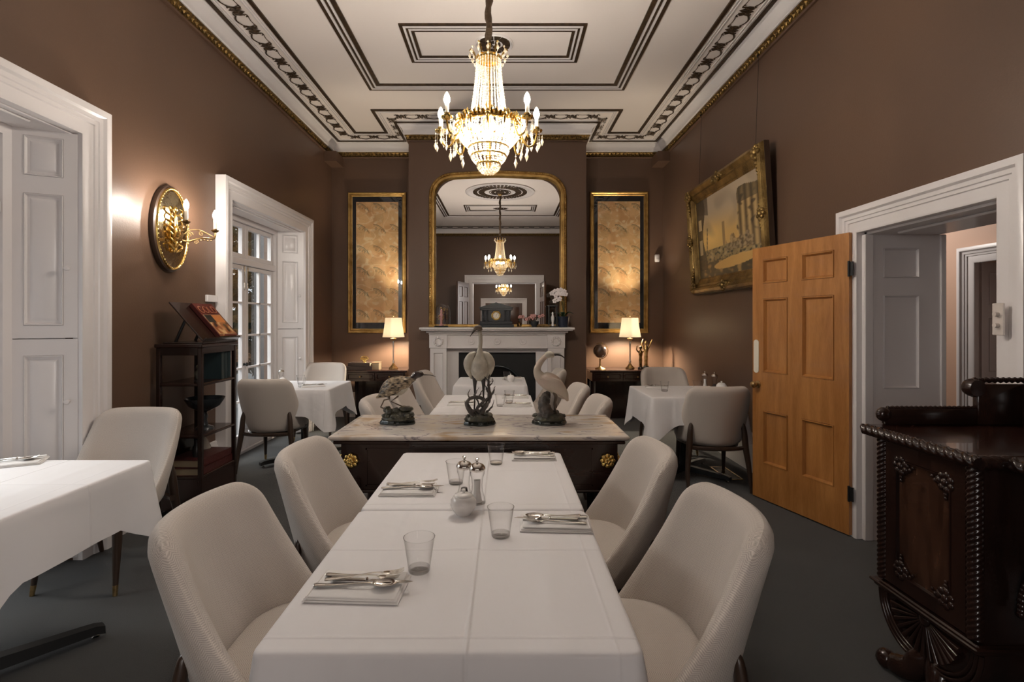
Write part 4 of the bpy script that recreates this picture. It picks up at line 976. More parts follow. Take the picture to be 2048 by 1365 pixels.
for s in (-1,1):
    b=MB(); b.tube(cat_rom([(s*0.040,0.02,0.255),(s*0.056,0.008,0.30),(s*0.060,0,0.345),(s*0.042,-0.002,0.385),(s*0.018,0,0.40)],6),rads([0.010,0.024,0.030,0.022,0.008],6),14,flat=0.9); b.build('wing',M['feather_white'],t,180)
    b=MB(); b.tube(cat_rom([(s*0.022,0.004,0.270),(s*0.024,0.0,0.225),(s*0.024,0,0.15),(s*0.028,-0.006,0.055)],5),rads([0.020,0.010,0.0045,0.005],5),8); b.build('leg',M['bill'],t,180)
b=MB(); 
TW=[([(-0.020,-0.02,0.05),(-0.055,-0.025,0.090),(-0.066,-0.02,0.125),(-0.040,-0.02,0.150),(0.0,-0.02,0.152),(0.03,-0.02,0.14)],[0.016,0.014,0.011,0.010,0.010,0.012]),
([(0.0,-0.02,0.05),(0.030,-0.02,0.095),(0.058,-0.01,0.150),(0.052,-0.01,0.22),(0.058,0,0.285)],[0.018,0.014,0.012,0.008,0.003]),
([(0.02,-0.02,0.05),(-0.01,-0.03,0.09),(0.02,-0.03,0.125),(0.05,-0.02,0.15)],[0.012,0.010,0.008,0.006]),
([(0.055,-0.01,0.15),(0.080,-0.02,0.185),(0.088,-0.02,0.215)],[0.007,0.004,0.001]),([(0.056,-0.01,0.17),(0.040,-0.01,0.20),(0.030,0,0.245)],[0.006,0.004,0.001]),
([(0.04,-0.02,0.07),(0.07,-0.02,0.10),(0.085,-0.03,0.14)],[0.006,0.004,0.001]),([(-0.03,-0.02,0.15),(-0.015,-0.02,0.185),(0.0,-0.02,0.205)],[0.005,0.003,0.001]),([(0.045,-0.01,0.20),(0.075,0,0.235),(0.075,0,0.26)],[0.005,0.003,0.001])]
TW+=[([(0.056,-0.01,0.24),(0.035,-0.02,0.262),(0.020,-0.02,0.29)],[0.004,0.003,0.001]),([(-0.05,-0.02,0.14),(-0.06,-0.03,0.175),(-0.05,-0.03,0.20)],[0.005,0.003,0.001]),([(0.0,-0.02,0.152),(0.01,-0.03,0.18),(0.035,-0.03,0.20)],[0.005,0.003,0.001]),([(0.03,-0.02,0.095),(0.0,-0.03,0.12),(-0.015,-0.03,0.15)],[0.008,0.005,0.003]),([(-0.055,-0.025,0.09),(-0.03,-0.03,0.08),(0.0,-0.03,0.10)],[0.009,0.008,0.005])]
for p,r_ in TW: b.tube(cat_rom(p,8),rads(r_,8),10)
b.rough(0.004,70); b.build('driftwood_branches',M['twig'],t,180)
# ibis
t=thing('ibis_figurine','cream ibis figurine with dark downcurved bill facing right, right on the marble console','figurine',(0.250,2.885,ZC2),0,GB)
base_rock(t,0.094,0.060,0.08,12)
b=MB(); random.seed(9)
for k in range(14):
    a=random.uniform(0,6.28); r_=random.uniform(0.2,0.8); b.ball((0.08*r_*math.cos(a),0.05*r_*math.sin(a),random.uniform(0.045,0.07)),random.uniform(0.012,0.022),8,6,(1.2,1,0.8))
b.tube(cat_rom([(-0.012,0,0.05),(-0.030,0,0.09),(-0.030,0,0.13),(-0.015,0,0.165),(-0.008,0,0.182)],8),rads([0.056,0.050,0.044,0.030,0.010],8),24,flat=0.7); b.rough(0.007,70); b.build('tree_stump',M['twig'],t,180)
b=MB(); b.tube(cat_rom([(0.085,0.0,0.145),(0.055,0,0.185),(0.020,0,0.222),(-0.020,0,0.245),(-0.052,0,0.262),(-0.070,0,0.300),(-0.056,0,0.340),(-0.030,0,0.372),(-0.008,0,0.384)],6),rads([0.012,0.036,0.050,0.048,0.033,0.021,0.017,0.015,0.013],6),20); b.build('body',M['feather_pink'],t,180)
b=MB(); b.tube(cat_rom([(-0.024,0,0.376),(-0.008,0,0.388),(0.012,0,0.386),(0.024,0,0.378)],5),rads([0.014,0.019,0.016,0.008],5),16); b.build('head',M['feather_white'],t,180)
b=MB(); b.tube(cat_rom([(0.012,0,0.384),(0.040,0,0.388),(0.068,0,0.380),(0.088,0,0.362)],5),rads([0.009,0.006,0.004,0.001],5),8); b.build('bill',M['bill'],t,180)
for s in (-1,1):
    b=MB(); b.tube(cat_rom([(0.100,s*0.012,0.130),(0.075,s*0.030,0.175),(0.030,s*0.042,0.222),(-0.025,s*0.036,0.252)],6),rads([0.005,0.025,0.038,0.014],6),14,flat=0.4,up=(0,1,0)); b.build('wing',M['feather_pink'],t,180)
    b=MB(); b.tube(cat_rom([(0.022,s*0.018,0.195),(0.034,s*0.016,0.150),(0.026,s*0.016,0.105),(0.040,s*0.012,0.062)],4),rads([0.018,0.008,0.0045,0.004],4),8); b.build('leg',M['legpaint'],t,180)
# ------------------------------------------------------------------ fireplace
t=thing('mantelpiece','white carved marble fireplace surround with roundels below the arched mirror','fireplace',(-0.100,6.8,0))
b=MB(); b.box(-0.975,0.975,-0.345,-0.002,1.282,1.310,0.006); b.box(-0.955,0.955,-0.33,-0.002,1.268,1.282,0.004); b.build('mantel_shelf',M['wmarble'],t,30)
b=MB(); b.box(-0.90,0.90,-0.275,-0.002,1.240,1.268,0.006); b.box(-0.870,0.870,-0.245,-0.002,1.215,1.240,0.006); b.build('bed_moulding',M['wmarble'],t,30)
b=MB(); b.box(-0.64,0.64,-0.215,-0.002,1.040,1.215); b.box(-0.64,0.64,-0.225,-0.215,1.040,1.058,0.003); b.build('frieze',M['wmarble'],t,30)
for x in (-0.33,0.0,0.33):
    b=MB(); b.lathe([(0,0),(0.044,0),(0.046,0.008),(0.036,0.012),(0.034,0.005),(0.018,0.005),(0.014,0.013),(0,0.014)],24,(x,-0.215,1.130),Matrix.Rotation(R(90),4,'X')); b.build('roundel',M['wmarble'],t,50)
for s in (-1,1):
    x=s*0.750
    b=MB(); b.box(x-0.115,x+0.115,-0.235,-0.002,1.045,1.215,0.003); b.build('corner_block',M['wmarble'],t,30)
    b=MB()
    for k in range(12):
        a=2*PI*k/12; b.ball((x+0.050*math.cos(a),-0.238,1.13+0.050*math.sin(a)),0.017,8,6,(1,0.7,1))
    b.build('carved_wreath',M['wmarble'],t,60)
    s_=MB(); s_.M=T(x-0.105,-0.225,0); leaf(s_,0.21,1.045,0.223,[(0.045,0.165,0.20,0.985)],0,field=0,mould=0.012); s_.box(-0.008,0.218,-0.012,0.2,0,0.15,0.004); s_.build('pilaster',M['wmarble'],t,30)
    b=MB(); b.box(s*0.50 if s>0 else -0.645,0.645 if s>0 else -0.50,-0.12,-0.002,0,1.04); b.build('inner_slip',M['white'],t,0)
b=MB(); b.box(-0.50,0.50,-0.12,-0.002,0.985,1.04); b.build('inner_slip',M['white'],t,0)
t=thing('cast_iron_fire_insert','black cast iron fireplace insert with arched opening inside the marble surround','fireplace insert',(-0.100,6.74,0))
b=MB(); out=[(-0.495,0),(-0.495,0.98),(0.495,0.98),(0.495,0)]
arc=[(0.30*math.cos(PI*k/20),0.52+0.27*math.sin(PI*k/20)) for k in range(21)]
# plate as strips between outline and arch
ph=[(0.495 if k<6 else (-0.495 if k>14 else 0.495*math.cos(PI*k/20)/math.cos(PI*6/20)),0.98 if 5<k<15 else None) for k in range(21)]
for k in range(20):
    def outer(j):
        a=PI*j/20; 
        X=0.495; 
        if j<=5: return (0.495,0.52+(0.98-0.52)*j/5)
        if j>=15: return (-0.495,0.52+(0.98-0.52)*(20-j)/5)
        return (0.495-0.99*(j-5)/10,0.98)
    o0,o1=outer(k),outer(k+1); a0,a1=arc[k],arc[k+1]
    i=[b.P((q[0],y,q[1])) for y in (0,0.02) for q in (o0,o1,a1,a0)]
    b.f+= [[i[0],i[1],i[2],i[3]],[i[4],i[7],i[6],i[5]],[i[3],i[2],i[6],i[7]],[i[0],i[4],i[5],i[1]]]
b.box(0.30,0.495,0,0.02,0,0.52); b.box(-0.495,-0.30,0,0.02,0,0.52)
b.build('face_plate',M['insert_black'],t,0)
b=MB(); b.tube([(0.31,-0.006,0.05)]+[(0.31*math.cos(PI*k/20),-0.006,0.52+0.28*math.sin(PI*k/20)) for k in range(21)]+[(-0.31,-0.006,0.05)],0.014,8); b.build('arch_bead',M['slate'],t,60)
b=MB(); b.box(-0.30,0.30,0.05,0.25,0,0.05); b.box(-0.32,0.32,0.25,0.27,0,0.85); 
for k in range(9): b.box(-0.24+k*0.06-0.006,-0.24+k*0.06+0.006,0.03,0.045,0.10,0.30)
b.box(-0.26,0.26,0.028,0.047,0.095,0.11); b.box(-0.26,0.26,0.028,0.047,0.29,0.305); b.box(-0.27,-0.25,0.03,0.2,0,0.3); b.box(0.25,0.27,0.03,0.2,0,0.3); b.build('grate',M['black'],t,0)
# arched overmantel mirror
MZ0=1.312
t=thing('overmantel_mirror','tall gilt arched mirror standing on the mantelpiece, reflecting the chandelier','mirror',(-0.095,6.8,MZ0))
def archpath(hw,h,n=14):
    # straight sides, tight shoulders, shallow crown
    pts=[(-hw,0)]; rc=0.30*hw/0.90; zs=h-0.27-rc*0.25
    P_=[(-hw,zs),(-hw+0.02,zs+0.12),(-hw+0.10,zs+0.235),(-hw+0.25,zs+0.310),(-hw*0.38,h-0.012),(0,h)]
    c=cat_rom([(x,0,z) for x,z in P_],5); pts+=[(p.x,p.z) for p in c]
    pts+=[(-x,z) for x,z in pts[::-1][1:]]
    return pts
HW,HH=0.905,2.055
def archring(b,rows):   # rows: (inset, y)
    base_=archpath(HW,HH); n=len(base_); R_=[]
    nrm=[]
    for i in range(n):
        a=Vector(base_[max(i-1,0)]); c=Vector(base_[min(i+1,n-1)]); d=(c-a).normalized(); nrm.append(Vector((d.y,-d.x)))
    for ins,y in rows: R_.append([b.P((base_[i][0]+nrm[i].x*ins,y,max(0.0,base_[i][1]+nrm[i].y*ins))) for i in range(n)])
    m=len(R_)
    for a in range(m):
        for i in range(n-1): b.f.append([R_[a][i],R_[a][i+1],R_[(a+1)%m][i+1],R_[(a+1)%m][i]])
    b.f.append([r_[0] for r_ in R_]); b.f.append([r_[-1] for r_ in R_]); return base_,nrm
b=MB(); bp_,nr_=archring(b,[(0,-0.004),(0,-0.035),(0.012,-0.050),(0.030,-0.052),(0.040,-0.040),(0.052,-0.040),(0.060,-0.060),(0.074,-0.060),(0.085,-0.030),(0.092,-0.020),(0.092,-0.004)]); 
b.build('gilt_frame',M['gilt'],t,30)
b=MB()
acc=0
for i in range(len(bp_)-1):
    p,q=Vector(bp_[i]),Vector(bp_[i+1]); L_=(q-p).length; k=max(1,int(L_/0.022))
    for j in range(k):
        c=p.lerp(q,(j+0.5)/k)+nr_[i]*0.020; b.ball((c.x,-0.052,c.y),0.010,6,4)
b.build('beaded_edge',M['gilt'],t,180)
b=MB(); base_=archpath(HW-0.088,HH-0.088); i=[b.P((x,-0.012,max(0.0,z))) for x,z in base_]; b.f.append(i); b.build('mirror_glass',M['mirror'],t,0,normals=False)
b=MB(); b.box(-HW+0.03,HW-0.03,-0.010,-0.004,0.0,HH*0.8); b.build('backing_board',M['walnut'],t,0)
b=MB(); b.box(-HW,HW,-0.062,-0.004,0,0.035,0.006); b.build('bottom_rail',M['gilt'],t,30)
# clock
t=thing('mantel_clock','black slate temple clock with gilt dial, centre of the mantelpiece','clock',(-0.112,6.60,MZ0))
b=MB(); b.box(-0.225,0.225,-0.085,0.085,0,0.035,0.003); b.box(-0.205,0.205,-0.075,0.075,0.035,0.075,0.003); b.box(-0.185,0.185,-0.060,0.065,0.075,0.215,0.002)
b.box(-0.205,0.205,-0.080,0.075,0.215,0.240,0.003); b.prism([(-0.215,0.240),(0.215,0.240),(0.215,0.252),(0,0.315),(-0.215,0.252)],-0.085,0.075); b.build('slate_case',M['slate'],t,20)
for x in (-0.165,-0.115,0.115,0.165):
    b=MB(); b.lathe([(0,0.075),(0.017,0.075),(0.017,0.085),(0.012,0.090),(0.0115,0.195),(0.016,0.203),(0.017,0.215),(0,0.215)],12,(x,-0.072,0)); b.build('column',M['slate'],t,50)
b=MB(); b.lathe([(0.036,0),(0.058,0),(0.060,0.008),(0.052,0.013),(0.045,0.008),(0,0.006)],32,(0,-0.060,0.148),Matrix.Rotation(R(90),4,'X')); b.build('dial_bezel',M['gold'],t,40)
b=MB(); b.lathe([(0,0.0095),(0.041,0.0095),(0.041,0.007),(0,0.007)],28,(0,-0.060,0.148),Matrix.Rotation(R(90),4,'X')); b.build('dial',M['ivory'],t,40)
b=MB()
for k in range(12):
    a=2*PI*k/12; x,z=0.033*math.sin(a),0.033*math.cos(a); b.box(x-0.0022,x+0.0022,-0.0715,-0.0695,0.148+z-0.0045,0.148+z+0.0045)
b.tube([(0,-0.072,0.148),(0.012,-0.072,0.166)],0.002,5); b.tube([(0,-0.072,0.148),(-0.004,-0.072,0.122)],0.0016,5); b.build('hour_marks_and_hands',M['black'],t,0)
# glass dome
t=thing('glass_dome','glass dome with tiny ornate figure at the left end of the mantelpiece','ornament',(-0.815,6.60,MZ0))
b=MB(); b.lathe([(0,0),(0.090,0),(0.092,0.008),(0.085,0.018),(0,0.018)],28); b.build('ebonised_base',M['black'],t,40)
b=MB(); b.lathe([(0.078,0.018),(0.078,0.21),(0.070,0.255),(0.045,0.288),(0.0,0.300)],28); b.build('glass_cover',M['tumbler'],t,60)
b=MB(); b.lathe([(0,0.018),(0.03,0.018),(0.03,0.03),(0.012,0.04),(0.014,0.09),(0.028,0.12),(0.022,0.16),(0.012,0.18),(0.017,0.205),(0.01,0.225),(0,0.23)],12); b.build('figure',M['pink'],t,60)
b=MB(); random.seed(4)
for k in range(14): b.ball((random.uniform(-.04,.04),random.uniform(-.03,.03),random.uniform(0.06,0.26)),0.012,6,5)
b.build('gilt_flowers',M['gold_dull'],t,60)
def flowers(root,name,m,c,spread,n,r,seed):
    random.seed(seed); b=MB()
    for k in range(n):
        x,y,z=(c[0]+random.gauss(0,spread[0]),c[1]+random.gauss(0,spread[1]),c[2]+random.gauss(0,spread[2]))
        for q in range(5):
            a=2*PI*q/5+k; b.ball((x+r*0.7*math.cos(a),y,z+r*0.7*math.sin(a)),r*0.55,6,4,(1,0.35,1))
    return b.build(name,m,root,180)
t=thing('flower_pot','dark bowl of pink flowers right of the mantel clock','potted flowers',(0.375,6.60,MZ0))
b=MB(); b.lathe([(0,0),(0.035,0),(0.03,0.01),(0.055,0.04),(0.060,0.075),(0.052,0.078),(0,0.07)],20); b.build('bowl',M['slate'],t,50)
flowers(t,'pink_flowers',M['pink'],(0,0,0.14),(0.045,0.03,0.022),14,0.020,2)
b=MB(); 
for k in range(9): a=2*PI*k/9; b.tube([(0.01*math.cos(a),0.01*math.sin(a),0.07),(0.05*math.cos(a),0.03*math.sin(a),0.13)],0.003,5)
b.build('stems',M['leaf'],t,50)
t=thing('flower_vase','small vase with one pink flower immediately right of the clock','vase',(0.185,6.62,MZ0))
b=MB(); b.lathe([(0,0),(0.022,0),(0.03,0.02),(0.026,0.045),(0.01,0.06),(0.014,0.072),(0,0.07)],16); b.build('vase_body',M['bronze'],t,50)
b=MB(); b.tube([(0,0,0.06),(0.003,0,0.12)],0.003,6); b.build('stem',M['leaf'],t,50); flowers(t,'flower_head',M['pink'],(0,0,0.135),(0.012,0.01,0.012),4,0.016,3)
t=thing('trinket_tray','low pale carved tray between the pink flowers and the framed statuette','tray',(0.500,6.56,MZ0))
b=MB(); b.lathe([(0,0),(0.05,0),(0.075,0.018),(0.078,0.026),(0.07,0.026),(0.045,0.010),(0,0.010)],24,sx=1.2,sy=0.7); b.build('dish',M['gold_dull'],t,50)
t=thing('statuette_lantern','dark framed lantern holding a pale statuette, left of the orchid pot','lantern',(0.610,6.60,MZ0))
b=MB()
for x in (-0.05,0.05):
    for y in (-0.04,0.04): b.box(x-0.006,x+0.006,y-0.006,y+0.006,0.01,0.27)
b.box(-0.06,0.06,-0.05,0.05,0,0.012); b.box(-0.06,0.06,-0.05,0.05,0.265,0.285,0.003); b.build('dark_frame',M['black'],t,20)
b=MB(); b.lathe([(0,0.012),(0.022,0.012),(0.020,0.03),(0.012,0.05),(0.020,0.09),(0.024,0.12),(0.016,0.145),(0.010,0.155),(0.015,0.175),(0.010,0.192),(0,0.197)],14); b.build('statuette',M['china'],t,60)
t=thing('potted_orchid','white orchid in dark blue pot at the right end of the mantelpiece','orchid',(0.745,6.60,MZ0))
b=MB(); b.lathe([(0,0),(0.060,0),(0.072,0.03),(0.080,0.12),(0.086,0.135),(0.078,0.138),(0.070,0.12),(0,0.115)],24); b.build('blue_pot',M['navy'],t,50)
for k,(a,l) in enumerate(((20,0.15),(150,0.16),(250,0.12),(330,0.13),(80,0.11))):
    b=MB(); a=R(a); b.tube(cat_rom([(0,0,0.12),(l*0.5*math.cos(a),l*0.5*math.sin(a),0.19),(l*math.cos(a),l*math.sin(a),0.17)],5),rads([0.008,0.022,0.003],5),8,flat=0.2,up=(0,0,1)); b.build('leaf',M['leaf'],t,60)
b=MB(); st=cat_rom([(0,0,0.12),(0.01,0,0.28),(0.00,-0.02,0.40),(-0.05,-0.04,0.46),(-0.12,-0.05,0.44)],5); b.tube(st,0.0035,6); b.tube(cat_rom([(0.005,0,0.2),(-0.02,-0.02,0.33),(-0.07,-0.04,0.37),(-0.1,-0.05,0.34)],5),0.003,6); b.build('flower_stem',M['leaf'],t,60)
random.seed(8)
for k,(x,z) in enumerate(((0.01,0.455),(-0.035,0.475),(-0.075,0.468),(-0.115,0.455),(-0.15,0.43),(-0.02,0.425),(-0.065,0.425),(-0.10,0.40),(-0.05,0.36),(-0.085,0.35),(-0.115,0.335),(0.025,0.42))):
    b=MB(); r=0.024
    for q in range(5):
        a=2*PI*q/5+0.3; b.ball((x+r*0.75*math.cos(a),-0.045,z+r*0.75*math.sin(a)),r*0.62,8,5,(1,0.3,1))
    b.ball((x,-0.055,z),0.006,6,5); b.build('blossom',M['petal'],t,180)

# ------------------------------------------------------------------ framed silk panels in the recesses
def sstep(a,b_,x): t_=max(0,min(1,(x-a)/(b_-a))); return t_*t_*(3-2*t_)
def mixc(a,b_,t_): return tuple(a[i]*(1-t_)+b_[i]*t_ for i in range(3))
def silk(u,v,seed):    # metres
    base_=(0.86,0.54,0.25); n1=mnoise.noise(Vector((u*7+seed,v*7,1))); n2=mnoise.noise(Vector((u*16,v*16+seed,5)))
    c=mixc(base_,(0.74,0.40,0.17),sstep(-0.1,0.5,n1)); c=mixc(c,(0.92,0.70,0.40),sstep(0.15,0.5,n2))
    uu=((u+0.24*0+seed*0.07)%0.52)/0.52; vv=(v%0.40)/0.40
    for cx,cy in ((0.25,0.30),(0.75,0.78),(0.70,0.25)):
        d=math.hypot((uu-cx)*0.52,(vv-cy)*0.40)
        if d<0.085: c=mixc(c,(0.60,0.36,0.16),0.25+0.45*abs(math.sin(d*150+4*math.atan2(vv-cy,uu-cx)))*(1-d/0.085))
    # pale leafy bands
    w_=abs(mnoise.noise(Vector((u*4.5,v*6+seed*3,9)))); c=mixc(c,(0.96,0.74,0.42),max(0,1-w_/0.030)*0.8)
    w_=abs(mnoise.noise(Vector((u*9,v*8+seed*2,3)))); c=mixc(c,(0.50,0.26,0.11),max(0,1-w_/0.022)*0.55)
    # dark crested arcs, repeated
    for ox in (0.02,0.26,0.50):
        x=(u-ox); y=((v+0.03)%0.31)-0.16
        for a,b2,th,dk in ((0.10,0.0,0.006,0.8),(0.075,-0.018,0.004,0.55)):
            yc=0.045-((x-0.05)/0.11)**2*0.055 - (0.35*(x-0.05)) + b2
            if -0.01<x<0.17 and abs(y-yc)<th: c=mixc(c,(0.14,0.11,0.05),dk)
        if math.hypot(x-0.03,y-0.0)<0.018 and abs(math.hypot(x-0.03,y)-0.012)<0.005: c=mixc(c,(0.2,0.13,0.06),0.6)
        if 0.06<x<0.16 and -0.05<y<0.0 and mnoise.noise(Vector((x*60,y*60,seed)))>0.15: c=mixc(c,(0.20,0.15,0.07),0.6)
    return c
def panel(x0,x1,z0,z1,label,seed):
    cx=(x0+x1)/2; w_=x1-x0; h=z1-z0
    t=thing('framed_silk_panel',label,'framed panel',(cx,YB,z0),0,'tall framed silk panels')
    def fr(b,rows):
        R_=[[b.P((x,y,z)) for x,z in ((-w_/2+i,i),(w_/2-i,i),(w_/2-i,h-i),(-w_/2+i,h-i))] for i,y in rows]
        for a in range(len(R_)):
            for k in range(4): b.f.append([R_[a][k],R_[a][(k+1)%4],R_[(a+1)%len(R_)][(k+1)%4],R_[(a+1)%len(R_)][k]])
    b=MB(); fr(b,[(0,-0.002),(0,-0.030),(0.010,-0.040),(0.022,-0.038),(0.030,-0.028),(0.048,-0.030),(0.056,-0.020),(0.062,-0.018),(0.062,-0.002)]); b.build('gilt_frame',M['gilt'],t,30)
    b=MB(); b.box(-w_/2+0.055,w_/2-0.055,-0.012,-0.003,0.055,h-0.055); b.build('black_mount',M['blackmat'],t,0)
    b=MB(); b.col=[]; X0,X1,Z0,Z1=-w_/2+0.115,w_/2-0.115,0.150,h-0.138; nx,nz=110,300
    for j in range(nz+1):
        for i in range(nx+1):
            u=(X1-X0)*i/nx; v=(Z1-Z0)*j/nz; b.P((X0+u,-0.0145,Z0+v)); b.col.append(silk(u,v,seed))
    for j in range(nz):
        for i in range(nx): a=j*(nx+1)+i; b.f.append([a,a+1,a+nx+2,a+nx+1])
    b.build('patterned_silk',M['silk'],t,0,normals=False)
    b=MB(); b.box(-w_/2+0.058,w_/2-0.058,-0.0195,-0.0175,0.058,h-0.058); b.build('glazing',M['picglass'],t,0)
panel(-2.275,-1.432,1.215,3.255,'tall gilt framed golden silk panel in the left recess, behind the left lamp',1)
panel(1.230,2.075,1.215,3.265,'tall gilt framed golden silk panel in the right recess, behind the right lamp',4)
# ------------------------------------------------------------------ desks, lamps and ornaments in the recesses
def desk(x0,x1,label):
    cx=(x0+x1)/2; w_=(x1-x0)/2; t=thing('writing_desk',label,'desk',(cx,7.10,0),0,'dark recess desks')
    b=MB(); b.box(-w_,w_,-0.25,0.26,0.705,0.735,0.006); b.build('desk_top',M['mahog_x'],t,20)
    b=MB(); b.box(-w_+0.03,w_-0.03,-0.225,0.24,0.585,0.705); b.build('apron',M['mahog_x'],t,0)
    for s in (-1,1):
        s_=MB(); s_.M=T(-w_+0.05 if s<0 else 0.01,-0.24,0); leaf(s_,w_-0.06,0.10,0.016,[(0.02,w_-0.08,0.615,0.68)],0.597,field=0,mould=0.006); d=s_.build('drawer',M['mahog_x'],t,20)
        k=MB(); k.lathe(knob(0.012,0.024),12,((-w_+0.05 if s<0 else 0.01)+(w_-0.06)/2,-0.24,0.648),Matrix.Rotation(R(90),4,'X')); k.build('drawer_knob',M['gold_dull'],d,40)
        for y in (-0.19,0.20):
            b=MB(); b.tube([(s*(w_-0.06),y,0.59),(s*(w_-0.06),y,0.0)],[0.028,0.016],8); b.build('leg',M['mahog'],t,40)
    b=MB(); b.box(-w_+0.05,w_-0.05,0.20,0.225,0.03,0.585); b.build('back_panel',M['mahog'],t,0)
desk(-2.16,-1.30,'dark mahogany desk in the left recess with books and a lamp')
desk(1.13,2.00,'dark mahogany desk in the right recess with globe, lamp and brass figures')
def lamp(x,y,z,label):
    t=thing('table_lamp',label,'lamp',(x,y,z),0,'lit table lamps')
    b=MB(); b.lathe([(0,0),(0.062,0),(0.064,0.006),(0.058,0.018),(0.040,0.032),(0.030,0.045),(0.022,0.055),(0.014,0.075),(0,0.075)],24); b.build('base',M['gold_dull'],t,50)
    b=MB(); b.lathe([(0,0.07),(0.012,0.07),(0.019,0.095),(0.013,0.11),(0.0095,0.14),(0.011,0.28),(0.014,0.375),(0.010,0.39),(0,0.39)],16); b.build('glass_column',M['silver'],t,50)
    b=MB(); b.lathe([(0,0.385),(0.014,0.385),(0.040,0.412),(0.038,0.418),(0.012,0.420),(0.010,0.47),(0,0.47)],20); b.build('brass_neck',M['gold_dull'],t,50)
    b=MB(); b.lathe([(0,0.47),(0.014,0.475),(0.027,0.515),(0.024,0.545),(0,0.56)],16); b.build('bulb',M['bulb_low'],t,180)
    b=MB(); n=36; P_=[(0.148,0.435),(0.136,0.50),(0.124,0.58),(0.112,0.69),(0.110,0.70)]
    rows=[[b.P((r*math.cos(2*PI*k/n),r*math.sin(2*PI*k/n),zz)) for k in range(n)] for r,zz in P_]+[[b.P(((r-0.0015)*math.cos(2*PI*k/n),(r-0.0015)*math.sin(2*PI*k/n),zz)) for k in range(n)] for r,zz in P_[::-1]]
    for a in range(len(rows)):
        for k in range(n): b.f.append([rows[a][k],rows[a][(k+1)%n],rows[(a+1)%len(rows)][(k+1)%n],rows[(a+1)%len(rows)][k]])
    b.build('lamp_shade',M['shade'],t,60)
    b=MB(); b.tube([(0,0,0.56),(0,0,0.715)],0.003,6); b.ball((0,0,0.722),0.009,8,6)
    for a in (0,120,240): b.tube([(0,0,0.698),(0.110*math.cos(R(a)),0.110*math.sin(R(a)),0.698)],0.002,5)
    b.build('finial_and_spider',M['gold_dull'],t,60)
lamp(-1.530,7.08,0.735,'lit table lamp with cream shade on the left recess desk')
lamp(1.720,7.10,0.735,'lit table lamp with cream shade on the right recess desk, between globe and brass figures')
# globe
t=thing('desk_globe','small dark globe on brass stand at the left of the right desk','globe',(1.300,7.05,0.735))
b=MB(); b.ball((0,0,0.245),0.095,24,14); b.build('sphere',mat('dark_globe_map',(0.05,0.04,0.04,1),0.2,coat=0.7,var=(0.16,0.09,0.05,1),vscale=12),t,180)
b=MB(); b.tube([(0.108*math.cos(R(a)),0,0.245+0.108*math.sin(R(a))) for a in range(-100,121,11)],0.005,6); b.tube([(0.025,0,0.340),(0.03,0,0.365)],0.006,6); b.build('meridian_arc',M['gold_dull'],t,60)
b=MB(); b.lathe([(0,0),(0.075,0),(0.070,0.010),(0.02,0.028),(0.010,0.045),(0.014,0.07),(0.008,0.09),(0.012,0.12),(0.006,0.142),(0,0.142)],20); b.build('stand',M['gold_dull'],t,50)
# brass figurines
def figure(x,y,label,s,m,arms):
    t=thing('brass_figurine',label,'figurine',(x,y,0.735)); t.scale=(s,s,s)
    b=MB(); b.lathe([(0,0),(0.045,0),(0.045,0.025),(0.035,0.03),(0.035,0.04),(0,0.04)],20); b.build('plinth',M['black'],t,40)
    b=MB(); b.lathe([(0,0.04),(0.026,0.04),(0.024,0.10),(0.030,0.15),(0.024,0.20),(0.034,0.25),(0.036,0.29),(0.014,0.315),(0.013,0.325),(0.024,0.345),(0.024,0.365),(0.012,0.385),(0,0.388)],18,sy=0.75); b.build('body',m,t,60)
    b=MB()
    for q in arms: b.tube(cat_rom(q,4),rads([0.013,0.010,0.007][:len(q)]if len(q)==3 else [0.013,0.010],4),8)
    b.build('raised_arms',m,t,60)
figure(1.845,7.02,'shorter dark brass figurine with raised arms, next to the right lamp',0.82,M['bronze'],[[(0.03,0,0.28),(0.065,0,0.32),(0.05,0,0.39)],[(-0.03,0,0.28),(-0.065,0,0.32),(-0.055,0,0.39)]])
figure(1.935,7.08,'taller polished brass figurine with arms flung up, at the right end of the desk',1.0,M['gold_dull'],[[(0.03,0,0.28),(0.06,0,0.34),(0.085,0,0.40)],[(-0.03,0,0.28),(-0.055,0,0.34),(-0.04,0,0.41)]])
# books and ornament on left desk
def book(name,w_,d_,h,m,loc,rz,label,group=None,upright=False,parent=None):
    t=thing(name,label,'book',loc,R(rz),group)
    b=MB(); b.box(-w_/2,w_/2,-d_/2,d_/2,0,0.003); b.box(-w_/2,w_/2,-d_/2,d_/2,h-0.003,h); b.box(-w_/2,w_/2,-d_/2,-d_/2+0.004,0,h,0.0015)
    b.build('cover',m,t,30); b=MB(); b.box(-w_/2+0.004,w_/2-0.004,-d_/2+0.004,d_/2-0.005,0.003,h-0.003); b.build('page_block',M['pages'],t,0)
    if upright: t.rotation_euler=(0,R(90),R(rz))
    return t
book('book',0.34,0.24,0.050,M['book_brown'],(-1.955,7.0,0.7352),4,'large dark book at the bottom of the stack on the left recess desk','books on the left desk')
book('book',0.30,0.21,0.045,M['book_brown'],(-1.95,7.0,0.7854),-3,'dark book on top of the stack on the left recess desk','books on the left desk')
book('book',0.10,0.16,0.095,M['tan'],(-1.745,7.02,0.7352),180,'thick tan leather book lying between the dark stack and the left lamp','books on the left desk')
t=thing('brass_ornament','openwork gold shell ornament resting on the dark books','ornament',(-1.90,6.98,0.831))
b=MB(); b.lathe([(0,0),(0.03,0),(0.026,0.008),(0,0.008)],16); b.build('foot',M['gold'],t,40)
b=MB()
for k in range(9):
    a=R(-80+20*k); b.tube([(0,0,0.008),(0.035*math.sin(a),0,0.035+0.02*math.cos(a)),(0.060*math.sin(a),0,0.045+0.045*math.cos(a))],[0.005,0.006,0.003],6)
